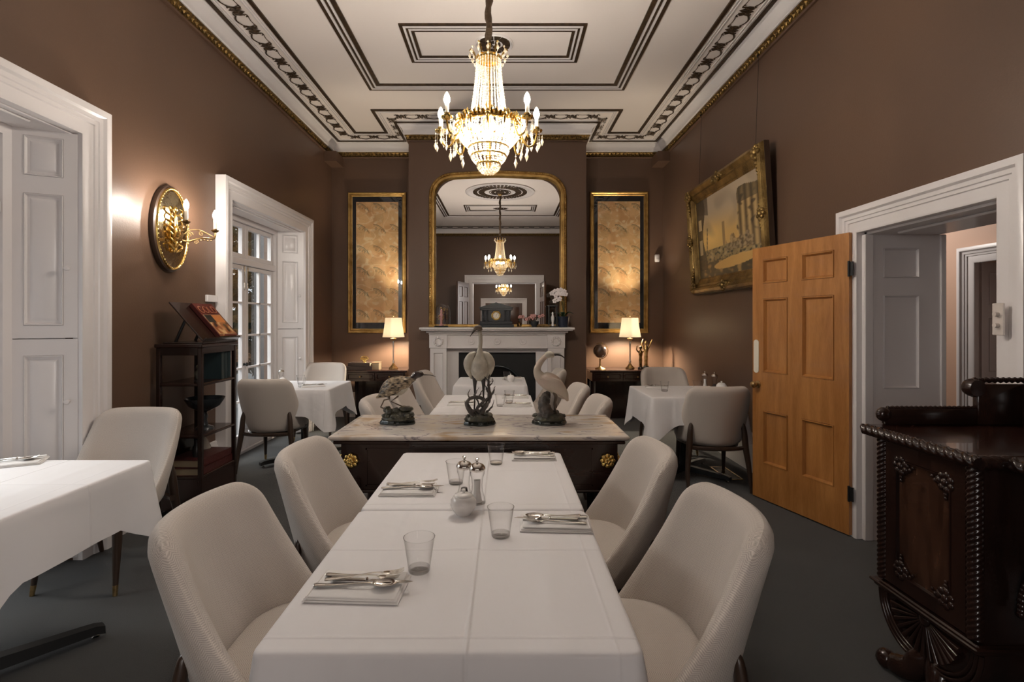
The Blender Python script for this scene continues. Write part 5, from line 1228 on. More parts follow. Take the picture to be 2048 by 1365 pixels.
b.tube([(0.052*math.sin(R(a)),0,0.042+0.040*math.cos(R(a))) for a in range(-95,96,10)],0.004,6); b.build('fan_ribs',M['gold'],t,60)

# ------------------------------------------------------------------ seascape painting on the right wall
t=thing('framed_painting','large oil seascape with ruined columns in a heavy carved gilt frame on the right wall','painting',(XR-0.002,5.235,1.70),0)
PW,PH=1.80,1.22; lean=math.atan2(0.075,PH)
def fm(u,p,z):  # u along wall (0 at far end, PW near), p depth from back, z up ; leans forward at the top
    return (-(p*math.cos(lean)+z*math.sin(lean))-0.004, PW/2-u, z*math.cos(lean)-p*math.sin(lean)*0+0.0)
def pring(b,rows):
    R_=[[b.P(fm(u,p,z)) for u,z in ((i,i),(PW-i,i),(PW-i,PH-i),(i,PH-i))] for i,p in rows]
    for a in range(len(R_)):
        for k in range(4): b.f.append([R_[a][k],R_[a][(k+1)%4],R_[(a+1)%len(R_)][(k+1)%4],R_[(a+1)%len(R_)][k]])
b=MB(); pring(b,[(0.006,0.0),(0.004,0.045),(0.018,0.080),(0.045,0.092),(0.070,0.078),(0.085,0.058),(0.105,0.060),(0.118,0.050),(0.150,0.034),(0.165,0.036),(0.175,0.028),(0.175,0.0)]); b.build('carved_frame',M['gilt_old'],t,30)
b=MB(); pring(b,[(0.0,0.0),(0.0,0.046),(0.012,0.046),(0.012,0.0)]); b.build('dark_outer_edge',M['walnut'],t,0)
def carve(b,u,z,s,dirx):
    random.seed(int(u*97+z*31))
    for k in range(9):
        a=2*PI*k/9; r_=0.055*s; b.ball(fm(u+r_*math.cos(a),0.075+0.012*random.random(),z+r_*math.sin(a)),0.024*s,8,5)
    b.ball(fm(u,0.085,z),0.034*s,10,6)
    for q in (-1,1):
        for k in range(5):
            dd=0.10*s+0.035*k*s; du,dz=(dd*q,0) if dirx else (0,dd*q)
            if not 0.02<z+dz<PH-0.02: continue
            b.ball(fm(u+du,0.080-0.004*k,z+dz+(0.012*(-1)**k if dirx else 0)),(0.026-0.003*k)*s,8,5)
for k,(u,z,d) in enumerate(((0.08,0.08,0),(PW-0.08,0.08,0),(PW-0.08,PH-0.08,0),(0.08,PH-0.08,0),(PW/2,0.06,1),(PW/2,PH-0.06,1),(0.06,PH/2,0),(PW-0.06,PH/2,0))):
    b=MB(); carve(b,u,z,0.8 if k>3 else 0.9,d); b.build('carved_ornament',M['gilt_old'],t,60)
def art(u,v):  # u 0 far(left) .. 1 near(right), v 0 bottom .. 1 top
    n=mnoise.noise(Vector((u*5,v*4,2))); n2=mnoise.noise(Vector((u*14,v*18,7))); n3=mnoise.noise(Vector((u*30,v*34,4)))
    c=mixc((0.42,0.26,0.09),(0.32,0.25,0.17),sstep(0.45,0.85,v)); c=mixc(c,(0.62,0.40,0.13),math.exp(-((u-0.22)/0.22)**2-((v-0.48)/0.16)**2))
    c=mixc(c,(0.20,0.15,0.10),sstep(0.0,0.5,n)*0.55)
    if v<0.34:
        c=mixc((0.13,0.10,0.05),(0.30,0.21,0.09),0.5+0.5*n2); c=mixc(c,(0.05,0.045,0.03),sstep(0.0,0.35,n3))
        if n2>0.3: c=mixc(c,(0.34,0.27,0.16),0.4)
    if v<0.17+0.05*n: c=mixc((0.06,0.045,0.025),(0.30,0.19,0.07),sstep(-0.1,0.5,n2)*0.8)
    if math.hypot((u-0.62)/0.34,(v-0.10-0.06*u)/0.06)<1: c=(0.42,0.25,0.08)
    # dark arch and rigging on the left
    if u<0.13+0.03*math.sin(v*9) and v>0.1: c=mixc(c,(0.035,0.025,0.015),0.9)
    if 0.03<u<0.085 and (0.30<v<0.50 or 0.62<v<0.76): c=(0.40,0.30,0.16)
    if abs(u-(0.16+0.10*(v-0.3)))<0.007 and 0.3<v<0.62: c=(0.06,0.04,0.02)
    if u<0.22 and v>0.84-0.3*u: c=mixc(c,(0.04,0.03,0.02),0.75)
    # distant tower
    if abs(u-0.47)<0.022 and 0.34<v<0.62: c=(0.25,0.16,0.07)
    # ruins on the right
    e=0.70+0.05*mnoise.noise(Vector((0,v*7,3)))
    if u>e and 0.24<v<0.90-0.06*n:
        col=math.sin(u*75); c=mixc((0.09,0.06,0.03),(0.34,0.23,0.10),0.5+0.5*col); c=mixc(c,(0.04,0.03,0.02),sstep(0.1,0.5,n2)*0.8)
        if v>0.74: c=mixc(c,(0.05,0.04,0.025),0.7)
    if 0.5<u<0.9 and 0.26<v<0.40+0.1*n2: c=mixc(c,mixc((0.07,0.05,0.03),(0.26,0.19,0.11),sstep(-0.3,0.3,n3)),0.7)
    return tuple(min(1,x*1.5) for x in c)
b=MB(); b.col=[]; nx,nz=190,130
for j in range(nz+1):
    for i in range(nx+1): u=i/nx; v=j/nz; b.P(fm(0.172+(PW-0.344)*u,0.022,0.172+(PH-0.344)*v)); b.col.append(art(u,v))
for j in range(nz):
    for i in range(nx): a=j*(nx+1)+i; b.f.append([a,a+1,a+nx+2,a+nx+1])
b.build('oil_canvas',M['paint'],t,0,normals=False)
b=MB(); b.box(-0.03,-0.001,-PW/2+0.1,PW/2-0.1,0.02,0.06); b.box(-0.06,-0.001,-PW/2+0.1,PW/2-0.1,0.60,0.64); b.build('stretcher_battens',M['walnut'],t,0)
for y in (-0.60,0.75):
    b=MB(); b.tube([(-0.028,y,2.085),(-0.020,y,2.05),(-0.05,y,PH*0.96)],0.0022,6); b.tube([(-0.028,y,2.085),(-0.004,y,2.085)],0.004,6); b.ball((-0.03,y,2.075),0.009,8,5); b.build('hanging_wire',M['black'],t,60)
# ------------------------------------------------------------------ oval mirror sconce between the windows
t=thing('wall_sconce','oval gilt mirror sconce with two lit candle bulbs on the left wall','wall light',(XL,3.845,2.08))
def oval(b,rows,n=56,ay=0.200,az=0.318):
    R_=[[b.P((x,(ay-i)*math.cos(2*PI*k/n),(az-i)*math.sin(2*PI*k/n))) for k in range(n)] for i,x in rows]
    for a in range(len(R_)-1):
        for k in range(n): b.f.append([R_[a][k],R_[a][(k+1)%n],R_[a+1][(k+1)%n],R_[a+1][k]])
    return R_
b=MB(); r_=oval(b,[(0.0,0.001),(-0.004,0.02),(0.0,0.035),(0.012,0.042),(0.02,0.040)]); b.f.append(r_[-1]); b.build('back_plate',M['walnut'],t,40)
b=MB(); oval(b,[(0.012,0.041),(0.012,0.050),(0.020,0.056),(0.028,0.050),(0.030,0.043)])
for k in range(60): a=2*PI*k/60; b.ball((0.052,0.178*math.cos(a),0.296*math.sin(a)),0.0075,6,4)
b.build('gilt_rim',M['gold'],t,60)
b=MB(); r_=oval(b,[(0.027,0.046),(0.06,0.0475)]); b.f.append(r_[-1]); b.build('mirror_plate',M['foxed'],t,60)
b=MB(); b.ball((0.065,0,0.0),0.022,12,8,(0.7,1,5.5)); b.ball((0.075,0,-0.02),0.032,12,8,(0.7,1,1.5))
random.seed(11)
for s in (-1,1):
    for k in range(7):
        z=0.12-0.045*k; b.tube(cat_rom([(0.062,s*0.01,z-0.02),(0.078,s*(0.045+0.012*math.sin(k)),z),(0.070,s*(0.065+0.01*math.cos(k*2)),z+0.03),(0.062,s*0.045,z+0.035)],4),rads([0.007,0.008,0.006,0.003],4),6)
b.ball((0.070,0,-0.115),0.020,10,6,(0.8,1,1.4)); b.ball((0.070,0,-0.155),0.013,10,6,(0.8,1,1.6)); b.ball((0.065,0,0.145),0.02,10,6,(0.8,1,1.3)); b.build('scrolled_stem',M['gold'],t,60)
for s in (-1,1):
    b=MB(); p=cat_rom([(0.07,s*0.01,-0.065),(0.12,s*0.05,-0.085),(0.17,s*0.09,-0.06),(0.20,s*0.14,-0.045),(0.245,s*0.178,-0.045),(0.258,s*0.182,-0.02),(0.257,s*0.182,0.010)],6)
    b.tube(p,[0.0068]*len(p),8); b.tube(cat_rom([(0.09,s*0.03,-0.055),(0.13,s*0.06,0.0),(0.18,s*0.10,0.01),(0.22,s*0.14,-0.01),(0.25,s*0.17,-0.03)],5),0.0042,6)
    for cx,cy,cz,rr in ((0.13,0.065,-0.03,0.024),(0.19,0.115,-0.015,0.022),(0.165,0.09,-0.085,0.018)):
        b.tube([(cx+0.7*rr*(1-q/14)*math.cos(q*0.75),s*(cy+0.7*rr*(1-q/14)*math.cos(q*0.75)),cz+rr*(1-q/14)*math.sin(q*0.75)) for q in range(14)],0.0036,6)
    for q in range(5): b.ball((0.17+0.018*q,s*(0.10+0.014*q),-0.062-0.004*(q%2)),0.009,6,5,(1,1,0.6))
    am=b.build('candle_arm',M['gold_dull'],t,60)
    b=MB(); b.lathe([(0,0.004),(0.012,0.004),(0.026,0.016),(0.028,0.022),(0.012,0.024),(0.014,0.032),(0,0.032)],18,(0.257,s*0.182,0)); b.build('drip_cup',M['gold_dull'],am,50)
    b=MB(); b.lathe([(0,0.03),(0.0115,0.03),(0.0115,0.108),(0,0.108)],16,(0.257,s*0.182,0)); b.build('candle_sleeve',M['sleeve'],am,50)
    b=MB(); b.lathe([(0,0.107),(0.008,0.108),(0.0165,0.128),(0.017,0.142),(0.011,0.163),(0.003,0.178),(0,0.180)],16,(0.257,s*0.182,0)); b.build('candle_bulb',M['bulb'],am,180)

# ------------------------------------------------------------------ crystal chandelier
def chandelier(x,y,zc,label):
    t=thing('chandelier',label,'chandelier',(x,y,0),0,'crystal chandeliers')
    b=MB(); b.lathe([(0,zc-0.002),(0.06,zc-0.004),(0.055,zc-0.02),(0.02,zc-0.05),(0.008,zc-0.06),(0,zc-0.06)],20); b.build('ceiling_cup',M['gold_dull'],t,50)
    p=[]; random.seed(6); z=zc-0.05
    k=0
    while z>3.09: p.append((0.005*math.sin(k*1.3),0.004*math.cos(k*1.7),z)); z-=0.035; k+=1
    p.append((0,0,3.09)); b=MB(); b.tube(p,[0.017+0.006*(0.5+0.5*math.sin(i*2.1))*(1 if i%4 else 1.35) for i in range(len(p))],10); b.build('cord_cover',M['cordwrap'],t,180)
    b=MB(); b.lathe([(0,3.10),(0.012,3.10),(0.016,3.07),(0.010,3.05),(0.010,3.01),(0,3.01)],12); b.lathe([(0.070,3.008),(0.078,3.004),(0.081,2.996),(0.078,2.984),(0.070,2.984),(0.068,2.996)],28)
    b.f=b.f[:-0] if False else b.f
    for k in range(6):
        a=2*PI*k/6; c,s=math.cos(a),math.sin(a)
        b.tube(cat_rom([(0.078*c,0.078*s,3.0),(0.088*c,0.088*s,3.03),(0.105*c,0.105*s,3.055),(0.118*c,0.118*s,3.045)],4),rads([0.010,0.013,0.010,0.004],4),6,flat=0.5); b.tube([(0.0,0.0,3.03),(0.075*c,0.075*s,2.998)],0.004,5)
    b.build('gilt_crown',M['gold'],t,50)
    b=MB()
    for k in range(12):
        b=MB(); a=2*PI*k/12; c,s=math.cos(a),math.sin(a); b.octa((0.115*c,0.115*s,3.015),0.009,0.020); b.octa((0.108*c,0.108*s,3.045),0.008,0.010)
        b.octa((0.100*c,0.100*s,2.985),0.007,0.014); b.tube([(0.110*c,0.110*s,3.045),(0.112*c,0.112*s,3.0),(0.100*c,0.100*s,2.99)],0.001,4); b.build('crown_crystal',M['crystal'],t,0)
    # 28 bead strands from the crown to the ring
    n=28; first=None
    for k in range(n):
        a=2*PI*k/n
        if first is None:
            b=MB(); m_=40
            for i in range(m_):
                q=i/(m_-1); z=2.985-(2.985-2.600)*q; r=0.074+0.012*q+0.034*q*q
                b.octa((r,0,z),0.0052 if i%2 else 0.0062)
            first=b.build('bead_strand',M['crystal'],t,0)
        else:
            o=first.copy(); C.objects.link(o); o.rotation_euler=(0,0,a)
    # inner stem
    b=MB(); b.lathe([(0,3.02),(0.008,3.02),(0.008,2.95),(0.014,2.93),(0.008,2.90),(0.009,2.75),(0.020,2.72),(0.012,2.68),(0.012,2.40),(0.02,2.36),(0.01,2.325),(0,2.32)],14); b.build('central_stem',M['gold'],t,50)
    # gilt ring with leaf garland
    b=MB(); b.lathe([(0.176,2.612),(0.186,2.612),(0.192,2.600),(0.190,2.582),(0.180,2.578),(0.174,2.590)],48)
    b.f=[f for f in b.f if len(f)<10]
    for k in range(48):
        a=2*PI*k/48; c,s=math.cos(a),math.sin(a); h=0.018+0.012*math.sin(k*1.9)
        b.tube([(0.190*c,0.190*s,2.590),(0.199*c,0.199*s,2.605+h*0.5),(0.192*c,0.192*s,2.612+h)],[0.006,0.010,0.002],5)
        if k%4==0: b.ball((0.200*c,0.200*s,2.592),0.014,8,6); b.tube([(0.195*c,0.195*s,2.59),(0.198*c,0.198*s,2.56),(0.188*c,0.188*s,2.535)],[0.008,0.006,0.002],5)
    for k in range(6): a=2*PI*k/6; b.tube([(0.012*math.cos(a),0.012*math.sin(a),2.66),(0.178*math.cos(a),0.178*math.sin(a),2.597)],0.005,6)
    b.build('gilt_ring',M['gold'],t,50)
    # bowl strands
    n=30; first=None
    for k in range(n):
        if first is None:
            b=MB(); m_=26
            for i in range(m_):
                q=i/(m_-1); z=2.582-(2.582-2.450)*q; r=0.187+0.006*math.sin(PI*min(1,q*1.5))-0.068*q**2.6
                b.octa((r,0,z),0.0072,0.0060)
            for i in range(9):
                q=i/8; b.octa((0.150-0.02*q,0.012,2.56-0.10*q),0.0070)
            first=b.build('bowl_strand',M['crystal'],t,0)
        else:
            o=first.copy(); C.objects.link(o); o.rotation_euler=(0,0,2*PI*k/n)
    for r,z in ((0.122,2.450),(0.106,2.402),(0.070,2.352)):
        b=MB(); b.tube([(r*math.cos(2*PI*k/40),r*math.sin(2*PI*k/40),z) for k in range(40)],0.0052,8,closed=True); b.build('gilt_hoop',M['gold'],t,60)
    for r0,z0,r1,z1,nn in ((0.124,2.446,0.110,2.408,28),(0.106,2.396,0.076,2.357,24),(0.070,2.346,0.052,2.312,20)):
        b=MB()
        for k in range(nn):
            a=2*PI*k/nn
            for q in (0.08,0.36,0.64,0.92):
                r=r0+(r1-r0)*q+0.004*math.sin(PI*q); b.octa((r*math.cos(a),r*math.sin(a),z0+(z1-z0)*q),0.0074,0.0064)
        b.build('crystal_tier',M['crystal'],t,0)
    b=MB()
    
    for k in range(14): a=2*PI*k/14; b.octa((0.040*math.cos(a),0.040*math.sin(a),2.306),0.010,0.012)
    for k in range(7): a=2*PI*k/7; b.octa((0.022*math.cos(a),0.022*math.sin(a),2.303),0.010,0.012)
    b.octa((0,0,2.300),0.012,0.012); b.build('bottom_crystals',M['crystal'],t,0)
    # added bulbs inside the bowl and neck, to brighten the crystal beads
    for k in range(4):
        a=2*PI*k/4+0.4; b=MB(); b.ball((0.075*math.cos(a),0.075*math.sin(a),2.56),0.018,10,8,(1,1,1.3)); b.build('crystal_fill_bulb',M['bulb'],t,180)
    b=MB(); b.ball((0,0.035,2.68),0.016,10,8,(1,1,1.8)); b.build('crystal_fill_bulb',M['bulb'],t,180)
    for (px,py,r_up) in ((0.292,0,0),(-0.292,0,0),(0.228,-0.165,0.02),(-0.236,-0.165,0.02),(0.215,0.175,0.0),(-0.215,0.175,0.0)):
        L_=math.hypot(px,py); c,s=px/L_,py/L_; zc_=2.548+r_up
        P=lambda r,z: (r*c,r*s,z)
        b=MB(); q=cat_rom([P(0.188,2.585),P(0.200,2.53),P(L_-0.055,zc_-0.085),P(L_-0.015,zc_-0.070),P(L_,zc_-0.02),P(L_,zc_)],6); b.tube(q,rads([0.007,0.007,0.0065,0.006,0.006,0.006],6),8)
        q=[P(L_-0.075+0.024*(1-i/13)*math.cos(i*0.7),zc_-0.03+0.024*(1-i/13)*math.sin(i*0.7)) for i in range(13)]; b.tube(q,0.0040,6); b.tube([P(0.196,2.60),P(L_-0.05,zc_-0.02)],0.0035,6)
        am=b.build('candle_arm',M['gold'],t,60)
        b=MB(); b.lathe([(0,zc_-0.006),(0.012,zc_-0.006),(0.034,zc_+0.004),(0.037,zc_+0.012),(0.014,zc_+0.014),(0.018,zc_+0.030),(0.012,zc_+0.034),(0,zc_+0.034)],18,(px,py,0)); b.build('drip_cup',M['gold'],am,50)
        b=MB(); b.lathe([(0,zc_+0.02),(0.0115,zc_+0.02),(0.0115,zc_+0.082),(0,zc_+0.082)],14,(px,py,0)); b.build('candle_sleeve',M['sleeve'],am,50)
        b=MB(); b.lathe([(0,zc_+0.081),(0.008,zc_+0.082),(0.0175,zc_+0.102),(0.018,zc_+0.115),(0.012,zc_+0.136),(0.003,zc_+0.152),(0,zc_+0.154)],16,(px,py,0)); b.build('candle_bulb',M['bulb'],am,180)
        for j in range(5):
            a=2*PI*j/5+px*9; dx,dy=px+0.035*math.cos(a),py+0.035*math.sin(a); dz=0.0 if j%2 else 0.03
            b=MB(); b.tube([(dx,dy,zc_+0.005),(dx,dy,zc_-0.030-dz)],0.0012,4); b.octa((dx,dy,zc_-0.028-dz),0.006); b.octa((dx,dy,zc_-0.058-dz),0.0105,0.026); b.build('crystal_drop',M['crystal'],am,0)
        b=MB(); b.octa(P(L_-0.06,zc_-0.105),0.006); b.octa(P(L_-0.06,zc_-0.148),0.012,0.034); b.tube([P(L_-0.06,zc_-0.08),P(L_-0.06,zc_-0.12)],0.0012,4); b.build('crystal_drop',M['crystal'],am,0)
    return t
ch=chandelier(-0.100,3.15,ZC,'gilt and crystal basket chandelier with candle bulbs hanging over the tables')
dup(ch,(-0.05,-5.6,0),R(20),'second crystal chandelier in the adjoining room, seen only within the mirror')

# ------------------------------------------------------------------ open shelf stand with book rest
ex0,ex1,ey0,ey1=-2.475,-2.150,3.655,4.135
t=thing('shelf_stand','tall narrow dark mahogany open shelf stand against the left wall beside the french doors','shelf stand',((ex0+ex1)/2,(ey0+ey1)/2,0))
hx,hy=(ex1-ex0)/2,(ey1-ey0)/2
for sx in (-1,1):
    for sy in (-1,1):
        b=MB(); b.box(sx*hx-0.016 if sx>0 else -hx,hx if sx>0 else -hx+0.032-0.016,0,0.001,0,0.001) if False else None
        x0=hx-0.030 if sx>0 else -hx; y0=hy-0.030 if sy>0 else -hy
        b.box(x0,x0+0.030,y0,y0+0.030,0,1.205,0.004); b.build('corner_post',M['mahog'],t,20)
for z,th in ((1.205,0.026),(0.930,0.020),(0.560,0.020),(0.270,0.020)):
    b=MB(); e=0.008 if z>1.2 else -0.002; b.box(-hx-e,hx+e,-hy-e,hy+e,z,z+th,0.004); b.build('shelf',M['mahog_x'],t,20)
b=MB(); b.box(-hx+0.005,hx-0.005,-hy+0.005,hy-0.005,0.045,0.270); b.build('bottom_cabinet',M['mahog_x'],t,0)
b=MB(); b.box(-hx+0.008,-hx+0.014,-hy+0.03,hy-0.03,0.29,0.56); b.build('back_panel',M['mahog'],t,0)
b=MB(); b.box(-hx+0.03,hx-0.03,-hy+0.004,-hy+0.012,1.150,1.205); b.box(hx-0.012,hx-0.004,-hy+0.03,hy-0.03,1.160,1.205); b.build('top_rail',M['mahog'],t,0)
# book rest, facing into the room
t=thing('book_rest','dark wooden sloping book rest on top of the shelf stand','book rest',(-2.30,3.895,1.2315),R(90))
SL=math.atan2(0.27,0.235)
b=MB(); b.M=T(0,-0.150,0.018,rx=SL); b.box(-0.235,0.235,0,0.365,0,0.012,0.003); b.build('sloping_board',M['mahog_x'],t,20)
b=MB(); b.M=T(0,-0.150,0.018,rx=SL); b.box(-0.235,0.235,-0.008,0.004,0.0,0.040,0.003); b.build('ledge',M['mahog'],t,20)
b=MB(); b.box(-0.235,0.235,-0.155,0.13,0,0.012,0.003); b.build('base',M['mahog'],t,20)
b=MB(); b.tube([(-0.12,0.11,0.01),(-0.12,0.025,0.20)],0.010,6); b.tube([(0.12,0.11,0.01),(0.12,0.025,0.20)],0.010,6); b.build('strut',M['black'],t,40)
# open display book
t=thing('display_book','red covered book with an orange picture and the word GOLD, propped on the book rest','book',(-2.30,3.895,1.2315),R(90))
def cov(u,v):
    c=(0.115,0.016,0.010)
    if 0.06<u<0.94 and 0.06<v<0.66:
        c=mixc((0.46,0.14,0.035),(0.62,0.22,0.06),sstep(0.3,0.6,u)); n=mnoise.noise(Vector((u*5,v*5,3)))
        if u<0.45 and v>0.35: c=(0.02,0.02,0.016)
        if v<0.42: c=mixc((0.30,0.09,0.03),(0.72,0.45,0.22),sstep(-0.1,0.35,n)); 
        if n<-0.25 and v<0.5: c=(0.05,0.025,0.015)
        if u<0.075 or u>0.925 or v<0.075 or v>0.645: c=(0.40,0.30,0.18)
    return c
Mb=T(0.075,-0.150,0.018,rx=SL)@T(0,0.006,0.0125)
b=MB(); b.M=Mb; b.box(-0.125,0.135,0,0.325,0,0.004); b.box(-0.125,-0.121,0,0.325,0,0.030); b.build('cover',M['book_red'],t,0)
b=MB(); b.M=Mb; b.box(-0.120,0.130,0.004,0.320,0.004,0.027); b.build('page_block',M['pages'],t,0)
b=MB(); b.M=Mb; b.col=[]; nx,nz=60,80
for j in range(nz+1):
    for i in range(nx+1): b.P((-0.125+0.26*i/nx,0.325*j/nz,0.0305)); b.col.append(cov(i/nx,j/nz))
for j in range(nz):
    for i in range(nx): a=j*(nx+1)+i; b.f.append([a,a+1,a+nx+2,a+nx+1])
b.build('front_cover_picture',M['cover'],t,0,normals=False)
b=MB(); b.M=Mb; zt=0.0325
def stroke(P_,r=0.0048): b.tube([(x,y,zt) for x,y in P_],r,5,flat=0.5)
def ell(cx,cy,rx,ry,a0=0,a1=360): return [(cx+rx*math.cos(R(a0+(a1-a0)*k/16)),cy+ry*math.sin(R(a0+(a1-a0)*k/16))) for k in range(17)]
stroke(ell(-0.078,0.262,0.026,0.030,50,330)); stroke([(-0.054,0.247),(-0.054,0.264),(-0.068,0.264)])
stroke(ell(-0.018,0.262,0.026,0.030)); stroke([(0.022,0.292),(0.022,0.233),(0.052,0.233)]); stroke([(0.070,0.292),(0.070,0.233),(0.085,0.233)]+ell(0.085,0.2625,0.028,0.0295,-90,90)+[(0.070,0.292)])
b.build('title_lettering',mat('copper_foil_lettering',(0.50,0.20,0.12,1),0.35,metal=0.4),t,60)
# contents of the stand
for k in range(3):
    book('book',0.235,0.165,0.042,M['book_teal'],(-2.215,3.975+0.046*k,1.187),0,'upright dark teal volume on the upper shelf of the stand, '+('nearest the camera','middle one of the row','furthest along the row')[k],'dark teal volumes',upright=False)
for o in list(bpy.data.objects):
    if o.get('group')=='dark teal volumes':
        i=round((o.location.y-3.975)/0.046); o.location=(-2.245,3.955+0.046*i,1.068); o.rotation_euler=(R(90),0,0)
        o.rotation_euler=(0,R(-90),R(90)); o.location=(-2.245,3.975+0.046*i,0.9505)
# place them standing: local w (0.235) upright, spine towards the room
for o in list(bpy.data.objects):
    if o.get('group')=='dark teal volumes':
        i=round((o.location.y-3.975)/0.046)
        o.matrix_world=Matrix(((0,-1,0,-2.255),(0,0,1,3.955+0.046*i),(-1,0,0,0.9502+0.1175),(0,0,0,1)))
t=thing('shelf_figurine','small pale cherub figurine on the upper shelf of the stand','figurine',(-2.235,3.765,0.9502))
b=MB(); b.lathe([(0,0),(0.030,0),(0.030,0.012),(0.018,0.02),(0,0.02)],16); b.build('plinth',M['black'],t,40)
b=MB(); b.lathe([(0,0.02),(0.020,0.02),(0.026,0.05),(0.020,0.08),(0.010,0.092),(0,0.094)],14); b.ball((0,0,0.108),0.019,12,8); b.ball((0.024,0.0,0.06),0.010,8,6,(1,1,1.8)); b.ball((-0.024,0,0.06),0.010,8,6,(1,1,1.8)); b.build('body',M['rock'],t,60)
t=thing('footed_bowl','dark bronze footed bowl on the middle shelf of the stand','bowl',(-2.270,3.90,0.5803))
b=MB(); b.lathe([(0,0),(0.065,0),(0.060,0.015),(0.025,0.03),(0.016,0.07),(0.024,0.10),(0.014,0.125),(0.03,0.135),(0,0.135)],22); b.build('pedestal',M['slate'],t,50)
b=MB(); b.lathe([(0,0.133),(0.05,0.14),(0.105,0.175),(0.135,0.225),(0.138,0.235),(0.128,0.230),(0.095,0.182),(0.045,0.152),(0,0.148)],28); b.build('wide_bowl',M['slate'],t,60)
t=thing('dark_bottle','small dark bottle on the large books at the bottom of the stand','bottle',(-2.27,3.80,0.3952))
b=MB(); b.lathe([(0,0),(0.026,0),(0.028,0.02),(0.028,0.07),(0.012,0.095),(0.011,0.125),(0.014,0.13),(0,0.132)],16); b.build('bottle_body',M['black'],t,50)
t=thing('shell_lamp','small cream conical ornament at the back of the lowest shelf','ornament',(-2.36,4.05,0.3952))
b=MB(); b.lathe([(0,0),(0.045,0),(0.048,0.01),(0.03,0.05),(0.012,0.085),(0,0.10)],18); b.build('cone',M['ivory'],t,50)
book('book',0.44,0.27,0.050,M['book_red'],(-2.305,3.895,0.2903),90,'lower of the two large oxblood albums at the foot of the stand','oxblood albums')
book('book',0.40,0.26,0.052,M['book_red'],(-2.305,3.895,0.3428),88,'upper of the two large oxblood albums at the foot of the stand','oxblood albums')

# ------------------------------------------------------------------ carved sideboard on the right
t=thing('carved_sideboard','massive dark carved mahogany sideboard with rope mouldings at the right edge of the room','sideboard',(0,0,0))
SX=1.515; Y0s,Y1s=0.15,2.185; TZ=0.962
def twist(b,p0,p1,r,pitch,n=8,amp=0.30,starts=1):
    p0,p1=Vector(p0),Vector(p1); L_=(p1-p0).length; d=(p1-p0).normalized(); u=d.orthogonal().normalized(); v=d.cross(u); m=int(L_/pitch*(8*starts)); rows=[]
    for i in range(m+1):
        c=p0.lerp(p1,i/m); ph=2*PI*i/8
        rows.append([b.P(c+(u*math.cos(2*PI*k/n)+v*math.sin(2*PI*k/n))*r*(1+amp*math.cos(starts*2*PI*k/n-ph))) for k in range(n)])
    for a in range(m):
        for k in range(n): b.f.append([rows[a][k],rows[a][(k+1)%n],rows[a+1][(k+1)%n],rows[a+1][k]])
    b.f.append(rows[0]); b.f.append(rows[-1])
b=MB(); b.box(SX+0.01,2.19,1.655,Y1s,TZ-0.040,TZ,0.006); b.box(SX+0.10,2.19,0.66,1.655,TZ-0.040,TZ,0.006); b.box(SX+0.01,2.19,Y0s,0.66,TZ-0.040,TZ,0.006); b.build('top_board',M['mahog_x'],t,20)
b=MB(); twist(b,(SX+0.008,1.650,TZ-0.020),(SX+0.008,Y1s,TZ-0.020),0.021,0.105,18,0.17,3); twist(b,(SX+0.098,0.665,TZ-0.020),(SX+0.098,1.650,TZ-0.020),0.021,0.105,18,0.17,3); twist(b,(SX+0.008,1.652,TZ-0.020),(SX+0.098,1.652,TZ-0.020),0.021,0.105,18,0.17,3); twist(b,(SX+0.008,Y0s,TZ-0.020),(SX+0.008,0.66,TZ-0.020),0.021,0.105,18,0.17,3); b.build('rope_edge',M['mahog'],t,60)
